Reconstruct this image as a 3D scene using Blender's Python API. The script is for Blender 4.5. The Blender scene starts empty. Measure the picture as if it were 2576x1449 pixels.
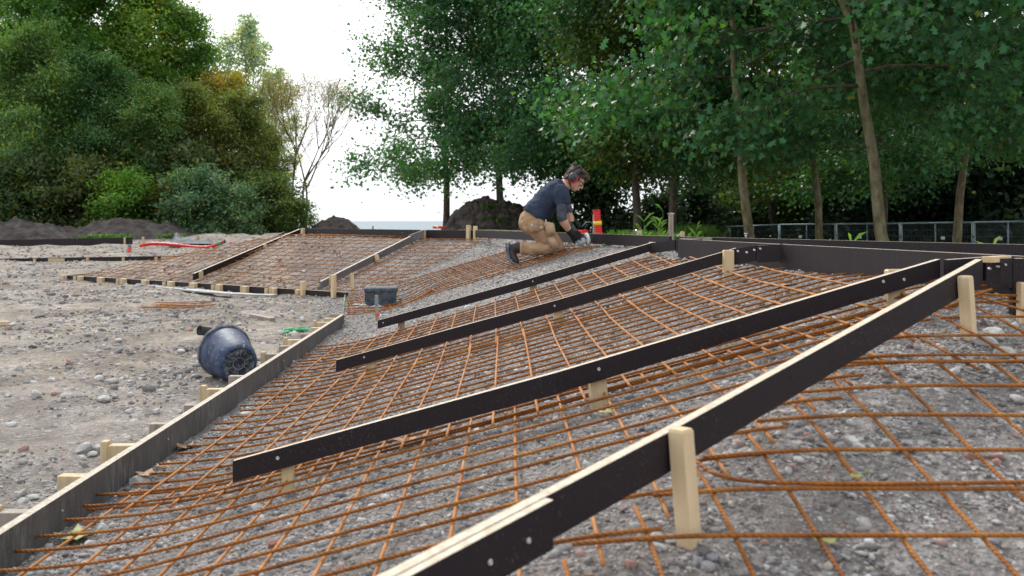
import bpy, bmesh, math, random
import numpy as np
from mathutils import Vector, Matrix
RS = random.Random(5); R = np.random.default_rng(11)
SC = bpy.context.scene; COL = SC.collection
F, U0, V0 = 2400., 1288., 556.     # lens of the photo at 2576 px width, horizon row
PI = math.pi

# ------------------------------------------------------------------ terrain
TOE = [(-1.07,-6),(-1.07,5),(-1.2,7.5),(-1.42,9),(-1.75,10.4),(-2.1,11.95),(-7.49,16.0)]
BACK = [(14,2.5),(3.6,4.9),(1.5,8.3),(-.4,13.8),(-3.7,17.1),(-7,19.0),(-14,22)]
def sd(x, y, pts):
    best = np.full(np.shape(x), 1e9); sg = np.ones(np.shape(x))
    for (ax,ay),(bx,by) in zip(pts[:-1], pts[1:]):
        dx, dy = bx-ax, by-ay
        t = np.clip(((x-ax)*dx+(y-ay)*dy)/(dx*dx+dy*dy), 0, 1)
        ex, ey = x-ax-t*dx, y-ay-t*dy
        d = np.hypot(ex, ey); s = np.where(dx*ey-dy*ex < 0, 1., -1.)
        m = d < best-1e-9
        best = np.where(m, d, best); sg = np.where(m, s, sg)
    return best*sg
def smin(a, b, k):
    h = np.clip(.5+.5*(b-a)/k, 0, 1)
    return b*(1-h)+a*h-k*h*(1-h)
def smax(a, b, k): return -smin(-a, -b, k)
def sstep(a, b, x):
    t = np.clip((x-a)/(b-a), 0, 1); return t*t*(3-2*t)
def G(x, y):
    x = np.asarray(x, float); y = np.asarray(y, float)
    d = sd(x, y, TOE)
    z = .03+np.interp(y, [5,7.5], [.265,.30])*d
    zy = -.09+.246*y
    z = np.where(y < 6, smin(z, zy, .06), z)
    dl = .3*((x+7.49)*.785-(y-16)*.62)+.03
    z = np.where(y > 11, smin(z, dl, .06), z)
    z = smin(z, .74, .06)
    z = smax(z, np.clip(.06*(x+1.5), 0, .02)*(y < 9), .05)
    pad = np.exp(-(((x+1.42)/.45)**2+((y-10.1)/.85)**2)**2)
    z = z*(1-pad)+.055*pad
    db = sd(x, y, BACK)
    fl = -1.15*sstep(3, 9, x)*sstep(7, 16, y)
    zb = np.maximum(.74-.45*np.maximum(0, db-.5), fl)
    return np.where(db > .5, np.minimum(z, zb), z)
def hsh(i, j, s): 
    q = np.sin(i*127.1+j*311.7+s*74.7)*43758.5453
    return q-np.floor(q)
def vn(x, y, s=0):
    xi, yi = np.floor(x), np.floor(y); fx, fy = x-xi, y-yi
    fx = fx*fx*(3-2*fx); fy = fy*fy*(3-2*fy)
    a = hsh(xi,yi,s)*(1-fx)+hsh(xi+1,yi,s)*fx
    b = hsh(xi,yi+1,s)*(1-fx)+hsh(xi+1,yi+1,s)*fx
    return a*(1-fy)+b*fy-.5
def micro(x, y):
    bank = sstep(-1.75, -1.45, x+np.maximum(0, (y-9))*.3)*(y < 17)
    m = 1-bank
    fine = vn(x*28,y*28,1)*.007+vn(x*11,y*11,2)*.012+vn(x*4,y*4,3)*.014
    rough = vn(x*5,y*5,4)*.035+vn(x*2.2,y*2.6,5)*.05+vn(x*13,y*13,6)*.018
    far = sstep(18, 34, y)*(x < 2)
    lump = vn(x*.8,y*.8,7)*.16+vn(x*2.,y*2.,8)*.10
    strip = sstep(36,41,y)*(1-sstep(46,52,y))*sstep(-17,-13,x)*(x < 2)*(.28+vn(x*1.3,y*1.3,9)*.35)
    rut = .03*np.sin(x*2.3+.7*np.sin(y*.6))*sstep(8,11,y)*m
    md = .10*np.exp(-((x+2.75)**2+(y-9.3)**2)/.035)
    return fine+m*(rough*1.0+rut*.5)+far*lump+strip+md
def GG(x, y): return G(x, y)+micro(np.asarray(x,float), np.asarray(y,float))
def Gz(x, y): return float(G(x, y))
def at(u, v, Y): return Vector(((u-U0)/F*Y, Y, 1-(v-V0)/F*Y))
_ys = np.concatenate([np.linspace(.8, 20, 9000), np.linspace(20.01, 69, 6000)])
def on(u, v):                       # where the sight line of a photo pixel meets the terrain
    a, b = (u-U0)/F, (v-V0)/F
    h = 1-b*_ys-G(a*_ys, _ys); i = int(np.argmax(h < 0))
    if h[i] >= 0: i = len(_ys)-1
    return Vector((a*_ys[i], _ys[i], Gz(a*_ys[i], _ys[i])))

# ------------------------------------------------------------------ mesh builder
class MB:
    def __init__(s): s.v, s.f = [], []
    def add(s, vs, fs):
        o = len(s.v); s.v.extend([tuple(p) for p in vs]); s.f.extend([tuple(i+o for i in f) for f in fs]); return s
    def hexa(s, b, t):               # bottom ring of 4, top ring of 4 (both counter-clockwise from above)
        return s.add(list(b)+list(t), [(3,2,1,0),(4,5,6,7),(0,1,5,4),(1,2,6,5),(2,3,7,6),(3,0,4,7)])
    def box(s, c, sx, sy, sz, rz=0, tilt=(0,0), bev=0.0):
        m = Matrix.Rotation(rz,3,'Z') @ Matrix.Rotation(tilt[0],3,'X') @ Matrix.Rotation(tilt[1],3,'Y')
        c = Vector(c)
        if bev <= 0:
            q = [c+m@Vector((x*sx/2,y*sy/2,z*sz/2)) for z in (-1,1) for x,y in ((-1,-1),(1,-1),(1,1),(-1,1))]
            return s.hexa(q[:4], q[4:])
        bm = bmesh.new(); bmesh.ops.create_cube(bm, size=1)
        for v in bm.verts: v.co = Vector((v.co.x*sx, v.co.y*sy, v.co.z*sz))
        bmesh.ops.bevel(bm, geom=bm.edges[:], offset=bev, segments=2, affect='EDGES', profile=.6)
        bm.verts.index_update()
        s.add([c+m@v.co for v in bm.verts], [[v.index for v in f.verts] for f in bm.faces]); bm.free(); return s
    def tube(s, pts, r, n=6, cap=True, ell=None):
        P = [Vector(p) for p in pts]; N = len(P)
        rr = r if hasattr(r, '__len__') else [r]*N
        ring = []; up = None
        for i in range(N):
            t = (P[min(i+1,N-1)]-P[max(i-1,0)]).normalized()
            if up is None:
                up = Vector((0,0,1)) if abs(t.z) < .9 else Vector((1,0,0))
                if ell: up = Vector(ell)
            a = t.cross(up)
            if a.length < 1e-6: a = t.cross(Vector((.3,.8,.5)))
            a.normalize(); b = a.cross(t).normalized()
            if not ell: up = b
            ra, rb = rr[i] if hasattr(rr[i], '__len__') else (rr[i], rr[i])
            ring.append([P[i]+a*math.cos(k*2*PI/n)*ra+b*math.sin(k*2*PI/n)*rb for k in range(n)])
        vs = [p for q in ring for p in q]; fs = []
        for i in range(N-1):
            for k in range(n):
                k2 = (k+1)%n; fs.append((i*n+k, (i+1)*n+k, (i+1)*n+k2, i*n+k2))
        if cap: fs += [tuple(range(n)), tuple(reversed(range((N-1)*n, N*n)))]
        return s.add(vs, fs)
    def lathe(s, prof, n, M):        # prof: list of (r, h) about local Z, M: 4x4
        vs, fs = [], []
        for r, h in prof:
            for k in range(n):
                vs.append(M @ Vector((r*math.cos(k*2*PI/n), r*math.sin(k*2*PI/n), h)))
        for i in range(len(prof)-1):
            for k in range(n):
                k2 = (k+1)%n; fs.append((i*n+k, i*n+k2, (i+1)*n+k2, (i+1)*n+k))
        return s.add(vs, fs)
    def ico(s, c, r, sub=1, M=None, jit=0, rs=None):
        bm = bmesh.new(); bmesh.ops.create_icosphere(bm, subdivisions=sub, radius=1)
        r = r if hasattr(r,'__len__') else (r,r,r); c = Vector(c); bm.verts.index_update()
        vs = []
        for v in bm.verts:
            k = 1+(rs.uniform(-jit,jit) if jit else 0)
            p = Vector((v.co.x*r[0]*k, v.co.y*r[1]*k, v.co.z*r[2]*k))
            vs.append(c+(M@p if M else p))
        s.add(vs, [[v.index for v in f.verts] for f in bm.faces]); bm.free(); return s
ORG = {}
def link(o, parent, org):
    COL.objects.link(o)
    if parent is not None: o.parent = parent
    ORG[o.name] = org
def build(name, mb, mat, parent=None, smooth=False, loc=None):
    org = ORG[parent.name] if parent is not None else Vector(loc if loc is not None else (0,0,0))
    me = bpy.data.meshes.new(name)
    V = np.array(mb.v, float)-np.array(org)
    me.from_pydata(V.tolist(), [], mb.f); 
    if smooth: me.polygons.foreach_set('use_smooth', [True]*len(me.polygons))
    me.update()
    if mat: me.materials.append(mat)
    o = bpy.data.objects.new(name, me)
    if parent is None: o.location = org
    link(o, parent, org); return o
def npmesh(name, V, faces_flat, per, mat, parent=None, smooth=False, loc=(0,0,0), kindsizes=None):
    org = ORG[parent.name] if parent is not None else Vector(loc)
    me = bpy.data.meshes.new(name); nf = len(faces_flat)//per
    me.vertices.add(len(V)); me.vertices.foreach_set('co', (V-np.array(org)).astype(np.float32).ravel())
    me.loops.add(len(faces_flat)); me.loops.foreach_set('vertex_index', np.asarray(faces_flat, np.int32))
    me.polygons.add(nf); me.polygons.foreach_set('loop_start', np.arange(0, nf*per, per, dtype=np.int32))
    me.update(calc_edges=True); me.validate()
    if smooth: me.polygons.foreach_set('use_smooth', [True]*len(me.polygons))
    me.materials.append(mat)
    o = bpy.data.objects.new(name, me)
    if parent is None: o.location = org
    link(o, parent, org); return o
def tag(o, label=None, cat=None, group=None, kind=None):
    if label: o['label'] = label
    if cat: o['category'] = cat
    if group: o['group'] = group
    if kind: o['kind'] = kind
    return o
def thing(name, label, cat, loc, group=None):
    o = bpy.data.objects.new(name, None); o.location = loc; o.empty_display_size = .1
    link(o, None, Vector(loc)); return tag(o, label, cat, group)

# ------------------------------------------------------------------ materials
def lin(c): return tuple(((x/255)/12.92 if x/255 <= .04045 else ((x/255+.055)/1.055)**2.4) for x in c)
class NT:
    def __init__(s, name):
        s.m = bpy.data.materials.new(name); s.m.use_nodes = True; s.t = s.m.node_tree; s.t.nodes.clear()
        s.out = s.n('ShaderNodeOutputMaterial'); s.b = s.n('ShaderNodeBsdfPrincipled'); s.l(s.b.outputs[0], s.out.inputs[0])
    def n(s, ty, **kw):
        q = s.t.nodes.new(ty)
        for k, v in kw.items(): setattr(q, k, v)
        return q
    def l(s, a, b): s.t.links.new(a, b)
    def coord(s, world=True):
        return s.n('ShaderNodeNewGeometry').outputs['Position'] if world else s.n('ShaderNodeTexCoord').outputs['Object']
    def noise(s, vec, scale, detail=4, rough=.55, stretch=None):
        if stretch:
            mp = s.n('ShaderNodeMapping'); mp.inputs['Scale'].default_value = stretch; s.l(vec, mp.inputs[0]); vec = mp.outputs[0]
        q = s.n('ShaderNodeTexNoise'); q.inputs['Scale'].default_value = scale; q.inputs['Detail'].default_value = detail
        q.inputs['Roughness'].default_value = rough; s.l(vec, q.inputs['Vector']); return q.outputs['Fac']
    def ramp(s, fac, stops):
        q = s.n('ShaderNodeValToRGB'); e = q.color_ramp.elements
        while len(e) < len(stops): e.new(.5)
        for el, (p, c) in zip(e, stops): el.position = p; el.color = (*c, 1) if hasattr(c,'__len__') else (c,c,c,1)
        s.l(fac, q.inputs[0]); return q.outputs[0]
    def mix(s, fac, a, b, mode='MIX'):
        q = s.n('ShaderNodeMixRGB', blend_type=mode)
        for i, x in ((0,fac),(1,a),(2,b)):
            if hasattr(x, 'is_linked') or isinstance(x, bpy.types.NodeSocket): s.l(x, q.inputs[i])
            elif hasattr(x, '__len__'): q.inputs[i].default_value = (*x, 1)
            else: q.inputs[i].default_value = x
        return q.outputs[0]
    def bump(s, h, st=.3, dist=.01):
        q = s.n('ShaderNodeBump'); q.inputs['Strength'].default_value = st; q.inputs['Distance'].default_value = dist
        s.l(h, q.inputs['Height']); s.l(q.outputs[0], s.b.inputs['Normal'])
    def col(s, c):
        if hasattr(c, '__len__'): s.b.inputs['Base Color'].default_value = (*c, 1)
        else: s.l(c, s.b.inputs['Base Color'])
    def rough(s, r, spec=.5, metal=0):
        s.b.inputs['Roughness'].default_value = r; s.b.inputs['Specular IOR Level'].default_value = spec; s.b.inputs['Metallic'].default_value = metal
def simple(name, c1, c2, scale=8, rough=.6, spec=.4, bump=0, bscale=60, metal=0, stretch=None, lo=.35, hi=.65):
    t = NT(name); p = t.coord()
    t.col(t.ramp(t.noise(p, scale, 5, .6, stretch), [(lo, c1), (hi, c2)])); t.rough(rough, spec, metal)
    if bump: t.bump(t.noise(p, bscale, 4, .6), bump, .01)
    return t.m
M = {}
def mats():
    # gravel ground: speckled broken stone on the banks, browner trodden mud on the flat
    t = NT('ground_gravel'); p = t.coord()
    def cells(scale, stops):
        v = t.n('ShaderNodeTexVoronoi'); v.inputs['Scale'].default_value = scale; t.l(p, v.inputs['Vector'])
        s_ = t.n('ShaderNodeSeparateColor'); t.l(v.outputs['Color'], s_.inputs[0])
        return t.ramp(s_.outputs[0], stops), v.outputs['Distance']
    c1, d1 = cells(95, [(0,.075),(.35,(.185,.168,.16)),(.62,(.31,.287,.277)),(.85,(.43,.405,.395)),(1,.66)])
    c2, d2 = cells(38, [(0,.10),(.4,(.24,.218,.206)),(.8,(.38,.355,.342)),(1,.6)])
    big = t.noise(p, 1.3, 5, .6); med = t.noise(p, 6, 5, .65)
    sand = t.ramp(t.noise(p, 160, 3, .7), [(.3,(.16,.142,.13)),(.7,(.36,.328,.308))])
    g1 = t.mix(t.ramp(med, [(.38,0.),(.62,1.)]), sand, c1)
    g1 = t.mix(t.ramp(t.noise(p, 9, 4, .6), [(.52,0.),(.6,.8)]), g1, c2)
    mud = t.mix(t.ramp(t.noise(p, 1.5, 8, .78), [(.40,0.),(.60,1.)]), (.235,.19,.148), (.55,.485,.415))
    mud = t.mix(t.ramp(t.noise(p, 55, 4, .7), [(.35,.6),(.6,0.)]), mud, (.16,.138,.115))
    mud = t.mix(t.ramp(t.noise(p, 4.5, 6, .7), [(.46,0.),(.6,.85)]), mud, c2)
    sx = t.n('ShaderNodeSeparateXYZ'); t.l(p, sx.inputs[0])
    a = t.n('ShaderNodeAttribute'); a.attribute_name = 'mud'
    g = t.mix(a.outputs['Fac'], g1, mud)
    g = t.mix(t.ramp(big, [(.36,.5),(.6,0.)]), g, (.115,.094,.078))
    t.col(g); t.rough(.92, .15)
    h = t.mix(.5, d1, t.noise(p, 140, 4, .7)); t.bump(h, .9, .016); M['ground'] = t.m
    t = NT('loose_stones'); g = t.n('ShaderNodeNewGeometry'); p = t.coord()
    c = t.ramp(g.outputs['Random Per Island'], [(0,(.085,.08,.082)),(.16,(.15,.135,.13)),(.34,(.25,.225,.21)),(.5,(.26,.265,.30)),(.66,(.36,.335,.315)),(.8,(.52,.505,.49)),(.9,(.72,.71,.70)),(.91,(.36,.15,.11)),(.945,(.42,.24,.19)),(.95,(.32,.26,.18)),(1,(.55,.5,.44))])
    c = t.mix(.35, c, t.ramp(t.noise(p, 110, 4, .7), [(.3,.12),(.7,.5)])); t.col(c); t.rough(.88, .2); t.bump(t.noise(p, 150, 3, .6), .4, .004); M['stones'] = t.m
    M['rubble'] = simple('rubble_grey', (.34,.33,.315), (.58,.57,.55), 14, .9, .2, .5, 70)
    M['rubble_red'] = simple('rubble_brick', (.27,.12,.09), (.42,.22,.17), 20, .9, .2, .5, 70)
    M['soil'] = simple('dark_soil', (.034,.028,.026), (.095,.08,.072), 3.5, .95, .1, .9, 7)
    M['soil2'] = simple('dry_dark_soil', (.05,.043,.04), (.125,.11,.102), 2.2, .95, .1, .9, 6)
    # film faced plywood
    def ply(name, a, b, scuff, sc_amt, rough=.42):
        t = NT(name); p = t.coord()
        c = t.mix(t.noise(p, 5, 4, .6), a, b)
        sp = t.ramp(t.noise(p, 190, 2, .5), [(.655,0.),(.70,1.)])
        c = t.mix(t.mix(1., sp, t.ramp(t.noise(p, 2.3, 4, .6), [(.35,0.),(.7,.55)]), 'MULTIPLY'), c, scuff)
        st = t.ramp(t.noise(p, 70, 4, .75, (1,1,.10)), [(.47,0.),(.78,sc_amt)]); st = t.mix(1., st, t.ramp(t.noise(p, 3.3, 5, .7), [(.38,.1),(.68,1.)]), 'MULTIPLY')
        c = t.mix(st, c, scuff)
        t.col(c); t.rough(rough, .22); t.bump(t.noise(p, 90, 3), .06, .004); return t.m
    M['ply'] = ply('film_plywood', (.017,.0125,.0155), (.026,.0195,.023), (.24,.23,.23), .10)
    M['ply_grey'] = ply('film_plywood_grey', (.10,.09,.095), (.17,.155,.16), (.36,.35,.35), .5, .6)
    M['ply_new'] = ply('film_plywood_new', (.016,.0115,.0145), (.024,.0175,.021), (.22,.205,.20), .0, .5)
    M['ply_worn'] = ply('film_plywood_worn', (.045,.044,.045), (.125,.121,.119), (.44,.43,.42), 1.0, .6)
    def wood(name, a, b, dirt=.0):
        t = NT(name); p = t.coord(False)
        c = t.ramp(t.noise(p, 26, 5, .6, (1,1,.08)), [(.3,a),(.7,b)])
        c = t.mix(t.ramp(t.noise(t.coord(), 30, 4, .65), [(.5,0.),(.75,dirt)]), c, (.12,.09,.06))
        t.col(c); t.rough(.75, .25); t.bump(t.noise(p, 60, 4, .6, (1,1,.1)), .15, .004); return t.m
    M['wood'] = wood('pine_stake', (.45,.33,.19), (.68,.54,.35), .25)
    M['wood_new'] = wood('planed_pine', (.58,.42,.24), (.72,.57,.37), .08)
    M['wood_old'] = wood('grey_timber', (.23,.19,.155), (.42,.365,.31), .4)
    t = NT('plywood_edge'); p = t.coord(); c = t.ramp(t.noise(p, 60, 5, .65), [(.3,(.45,.37,.27)),(.7,(.68,.61,.50))]); t.col(c); t.rough(.7,.25); M['edge'] = t.m
    t = NT('plywood_edge_dirty'); p = t.coord(); c = t.ramp(t.noise(p, 40, 5, .65), [(.3,(.34,.29,.23)),(.7,(.62,.56,.47))]); t.col(c); t.rough(.8,.2); M['edge_dirty'] = t.m
    # rust
    t = NT('rusty_steel'); p = t.coord()
    c = t.ramp(t.noise(p, 9, 5, .65), [(.3,(.15,.05,.014)),(.5,(.32,.112,.018)),(.7,(.44,.19,.035))])
    c = t.mix(t.ramp(t.noise(p, 130, 3, .6), [(.4,0.),(.66,.5)]), c, (.15,.05,.018))
    t.col(c); t.rough(.8, .3)
    w = t.n('ShaderNodeTexWave'); w.inputs['Scale'].default_value = 42; w.bands_direction = 'DIAGONAL'; t.l(p, w.inputs[0]); t.bump(w.outputs[1], .5, .004); M['rust'] = t.m
    M['rust_dark'] = simple('dark_rust', (.10,.035,.015), (.30,.10,.03), 8, .85, .3)
    t = NT('bright_rust'); p = t.coord(); t.col(t.ramp(t.noise(p, 12, 5, .65), [(.3,(.24,.085,.022)),(.55,(.42,.17,.045)),(.8,(.50,.31,.19))])); t.rough(.8,.3); M['rust_bright'] = t.m
    M['steel'] = simple('zinc_steel', (.45,.46,.47), (.62,.63,.64), 30, .4, .5, metal=.7)
    M['galv'] = simple('galvanised_tube', (.14,.21,.24), (.22,.31,.34), 4, .5, .5, metal=.3)
    M['wire'] = simple('fence_wire', (.05,.085,.085), (.08,.13,.125), 4, .6)
    M['sign'] = simple('sign_plate', (.62,.66,.7), (.74,.78,.8), 4, .5)
    M['red'] = simple('red_plastic', (.58,.01,.015), (.68,.018,.022), 6, .38, .5)
    M['yellow'] = simple('yellow_plastic', (.72,.53,.02), (.8,.6,.04), 6, .4)
    M['green'] = simple('green_plastic', (.03,.27,.10), (.05,.34,.14), 6, .4)
    M['string'] = simple('green_string', (.04,.36,.13), (.10,.50,.22), 6, .6)
    M['tarp'] = simple('black_plastic_sheet', (.02,.023,.032), (.08,.09,.11), 1.6, .75, .5, .3, 5)
    M['sheet'] = simple('grey_sheet', (.24,.24,.24), (.40,.40,.40), 7, .7, .3)
    M['orange'] = simple('marker_paint', (.75,.06,.03), (.85,.10,.05), 9, .6)
    # bucket
    t = NT('dusty_blue_plastic'); p = t.coord(False)
    dust = t.ramp(t.noise(p, 14, 6, .7), [(.40,0.),(.72,.62)])
    c = t.mix(t.noise(p, 6, 3), (.009,.021,.062), (.015,.036,.092)); c = t.mix(dust, c, (.13,.17,.26))
    c = t.mix(t.ramp(t.noise(p, 34, 5, .75), [(.60,0.),(.66,.75)]), c, (.42,.44,.48)); t.col(c); t.rough(.55,.35); M['bucket'] = t.m
    t = NT('dusty_black_plastic'); p = t.coord(False)
    c = t.mix(t.ramp(t.noise(p, 20, 6, .7), [(.48,0.),(.66,.7)]), (.018,.024,.034), (.30,.33,.37)); t.col(c); t.rough(.5,.4); M['bucket_base'] = t.m
    M['rimdirt'] = simple('mortar_crust', (.10,.11,.13), (.36,.34,.32), 22, .85, .2, .4, 50)
    t = NT('drain_plastic'); p = t.coord()
    c = t.mix(t.ramp(t.noise(p, 16, 6, .7), [(.4,.08),(.72,.6)]), (.022,.031,.05), (.22,.24,.27)); t.col(c); t.rough(.75,.25); M['drain'] = t.m
    M['hose'] = simple('black_hose', (.012,.014,.02), (.05,.055,.065), 14, .5, .4)
    # foliage: the colour of each crown comes from its object colour, each leaf varies on its own
    def leaf(name, transl, rough=.42, spec=.3):
        t = NT(name); oi = t.n('ShaderNodeObjectInfo'); g = t.n('ShaderNodeNewGeometry'); p = t.coord()
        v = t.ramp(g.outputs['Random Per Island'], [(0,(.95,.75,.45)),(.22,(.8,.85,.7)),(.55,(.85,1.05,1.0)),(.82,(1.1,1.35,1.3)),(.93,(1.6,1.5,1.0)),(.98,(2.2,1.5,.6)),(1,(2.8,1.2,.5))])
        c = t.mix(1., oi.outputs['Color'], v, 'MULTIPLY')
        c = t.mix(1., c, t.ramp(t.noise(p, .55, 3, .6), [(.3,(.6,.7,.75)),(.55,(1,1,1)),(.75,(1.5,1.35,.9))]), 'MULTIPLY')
        t.col(c); t.rough(rough, spec)
        tr = t.n('ShaderNodeBsdfTranslucent'); t.l(t.mix(1., c, (1.5,1.7,.5), 'MULTIPLY'), tr.inputs[0])
        ms = t.n('ShaderNodeMixShader'); ms.inputs[0].default_value = transl
        t.l(t.b.outputs[0], ms.inputs[1]); t.l(tr.outputs[0], ms.inputs[2]); t.l(ms.outputs[0], t.out.inputs[0]); return t.m
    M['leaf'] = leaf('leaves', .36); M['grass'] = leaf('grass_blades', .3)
    M['bark'] = simple('bark', (.05,.042,.03), (.13,.11,.08), 9, .9, .2, .6, 25, stretch=(1,1,.3))
    M['bark_pale'] = simple('pale_bark', (.11,.095,.05), (.27,.235,.15), 7, .9, .2, .4, 25, stretch=(1,1,.5))
    M['bark_willow'] = simple('willow_bark', (.09,.068,.042), (.2,.155,.1), 7, .9, .2)
    M['fallen'] = simple('fallen_leaf_brown', (.20,.085,.04), (.42,.26,.13), 22, .7, .3)
    M['fallen_green'] = simple('fallen_leaf_green', (.10,.15,.03), (.42,.38,.12), 20, .6, .3)
    # person
    def cloth(name, a, b, rough=.9):
        t = NT(name); p = t.coord()
        t.col(t.ramp(t.noise(p, 9, 5, .6), [(.3,a),(.7,b)])); t.rough(rough,.15); t.bump(t.noise(p, 22, 4, .55, (1,1,1.8)), .55, .02); return t.m
    M['shirt'] = cloth('navy_cotton', (.022,.031,.056), (.046,.06,.098)); M['sleeve'] = cloth('grey_knit', (.05,.057,.075), (.095,.105,.13))
    M['trouser'] = cloth('tan_canvas', (.29,.175,.10), (.47,.32,.20)); M['skin'] = simple('skin', (.46,.24,.16), (.56,.32,.22), 8, .55, .4)
    M['pocket'] = cloth('tan_canvas_pale', (.39,.26,.16), (.52,.37,.25))
    M['hair'] = simple('brown_hair', (.018,.011,.008), (.085,.052,.034), 45, .6, .4, .6, 90, stretch=(1,1,.4)); M['hairgrey'] = M['hair']
    M['glove'] = simple('black_glove', (.008,.008,.009), (.025,.025,.027), 18, .8, .2); M['boot'] = simple('brown_boot', (.022,.015,.016), (.06,.045,.045), 10, .6, .4)
    M['sole'] = simple('dusty_rubber_sole', (.10,.115,.14), (.24,.26,.29), 16, .8, .2, .4, 60); M['muff'] = simple('muff_shell', (.03,.032,.04), (.05,.052,.06), 8, .45, .5)
    M['muffred'] = simple('muff_red', (.6,.02,.03), (.7,.03,.04), 8, .5); M['lens'] = simple('smoked_lens', (.04,.045,.05), (.10,.11,.12), 5, .12, .6)
    M['tool'] = simple('tool_grey', (.36,.40,.42), (.50,.53,.55), 10, .5); M['toolwhite'] = simple('tool_white', (.66,.68,.7), (.76,.78,.8), 10, .5)
    M['tooldark'] = simple('tool_dark', (.025,.026,.03), (.06,.06,.065), 10, .55); M['toolgreen'] = simple('tool_green', (.18,.6,.10), (.25,.7,.15), 10, .5); M['patch'] = simple('cloth_patch', (.5,.5,.48), (.6,.6,.58), 20, .9)
    # sea
    t = NT('sea_water'); p = t.coord(); t.col((.22,.27,.30)); t.rough(.75,.12); t.bump(t.noise(p, .35, 5, .6, (.25,1,1)), .5, .3); M['sea'] = t.m
mats()
EXPOSURE = 0.36
# ------------------------------------------------------------------ camera, light, world
cam = bpy.data.cameras.new('camera'); co = bpy.data.objects.new('camera', cam); COL.objects.link(co); SC.camera = co
co.location = (0,0,1); co.rotation_euler = (PI/2,0,0)
cam.sensor_width = 36; cam.lens = F/2576*36; cam.shift_y = -(724.5-V0)/2576
cam.clip_start = .05; cam.clip_end = 60000
cam.dof.use_dof = True; cam.dof.focus_distance = 6.0; cam.dof.aperture_fstop = 5.0; cam.dof.aperture_blades = 9
SUN_EL, SUN_AZ = math.radians(40), math.radians(-24)      # azimuth from +Y towards +X
w = bpy.data.worlds.new('World'); SC.world = w; w.use_nodes = True; nt = w.node_tree; nt.nodes.clear()
sky = nt.nodes.new('ShaderNodeTexSky'); sky.sky_type = 'NISHITA'; sky.sun_disc = False; sky.sun_elevation = SUN_EL; sky.sun_rotation = SUN_AZ
sky.air_density = 1.0; sky.dust_density = 6.0; sky.ozone_density = 1.0
hs = nt.nodes.new('ShaderNodeHueSaturation'); hs.inputs['Saturation'].default_value = .22
mx = nt.nodes.new('ShaderNodeMixRGB'); mx.inputs[0].default_value = .72; mx.inputs[2].default_value = (7.6, 7.95, 8.3, 1)   # an even bright cloud sheet veils the blue
bg = nt.nodes.new('ShaderNodeBackground'); bg.inputs[1].default_value = .15; wo = nt.nodes.new('ShaderNodeOutputWorld')
nt.links.new(sky.outputs[0], hs.inputs['Color']); nt.links.new(hs.outputs[0], mx.inputs[1]); nt.links.new(mx.outputs[0], bg.inputs[0]); nt.links.new(bg.outputs[0], wo.inputs[0])
sl = bpy.data.lights.new('sun', 'SUN'); sl.energy = 2.0; sl.angle = math.radians(11); sl.color = (1,.95,.88)
so = bpy.data.objects.new('sun', sl); COL.objects.link(so)
d = Vector((math.sin(SUN_AZ)*math.cos(SUN_EL), math.cos(SUN_AZ)*math.cos(SUN_EL), math.sin(SUN_EL)))
so.rotation_euler = d.to_track_quat('Z','Y').to_euler(); so.location = d*50
vs_ = SC.view_settings; vs_.view_transform = 'Standard'; vs_.look = 'None'; vs_.exposure = EXPOSURE; vs_.gamma = 1; vs_.use_curve_mapping = False
SC.cycles.use_denoising = True; SC.cycles.max_bounces = 6; SC.cycles.transparent_max_bounces = 4
SC.cycles.caustics_reflective = False; SC.cycles.caustics_refractive = False

# ------------------------------------------------------------------ ground sheet, sea
def grow(a, s, k, end):
    o = []; 
    while a < end: a += s; s *= k; o.append(a)
    return o
xs = np.arange(-3.2, 3.4, .026); xs = np.concatenate([[-v for v in reversed(grow(3.2,.03,1.045,400))], xs, grow(3.4,.03,1.06,400)])
ys = np.concatenate([[-60,-20,-8,-3,-1,0,.4,.7], np.arange(.9, 7, .027), np.arange(7, 12, .045), np.arange(12, 22, .1), np.arange(22, 60, .35), np.arange(60, 76, .8)])
XX, YY = np.meshgrid(xs, ys)
ZZ = GG(XX, YY); ZZ = ZZ-6*sstep(70, 76, YY)-.0*XX
nx, ny = len(xs), len(ys)
idx = np.arange(nx*ny).reshape(ny, nx)
q = np.stack([idx[:-1,:-1], idx[:-1,1:], idx[1:,1:], idx[1:,:-1]], -1).reshape(-1)
ground = npmesh('ground', np.stack([XX.ravel(), YY.ravel(), ZZ.ravel()], 1), q, 4, M['ground'], smooth=True)
at_ = ground.data.attributes.new('mud', 'FLOAT', 'POINT')
bankm = sstep(-1.9, -1.45, XX+np.maximum(0, YY-9)*.30)*(YY < 18)
mudv = np.clip((1-bankm)*(.35+1.0*sstep(4.5, 8, YY)+vn(XX*.7,YY*.9,31)*.6), 0, 1)
at_.data.foreach_set('value', mudv.ravel().astype(np.float32)); tag(ground, kind='structure')
mb = MB(); mb.add([(-9000,71,-3),(9000,71,-3),(30000,40000,-3),(-30000,40000,-3)], [(0,1,2,3)])
tag(build('sea', mb, M['sea']), kind='structure')

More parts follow.
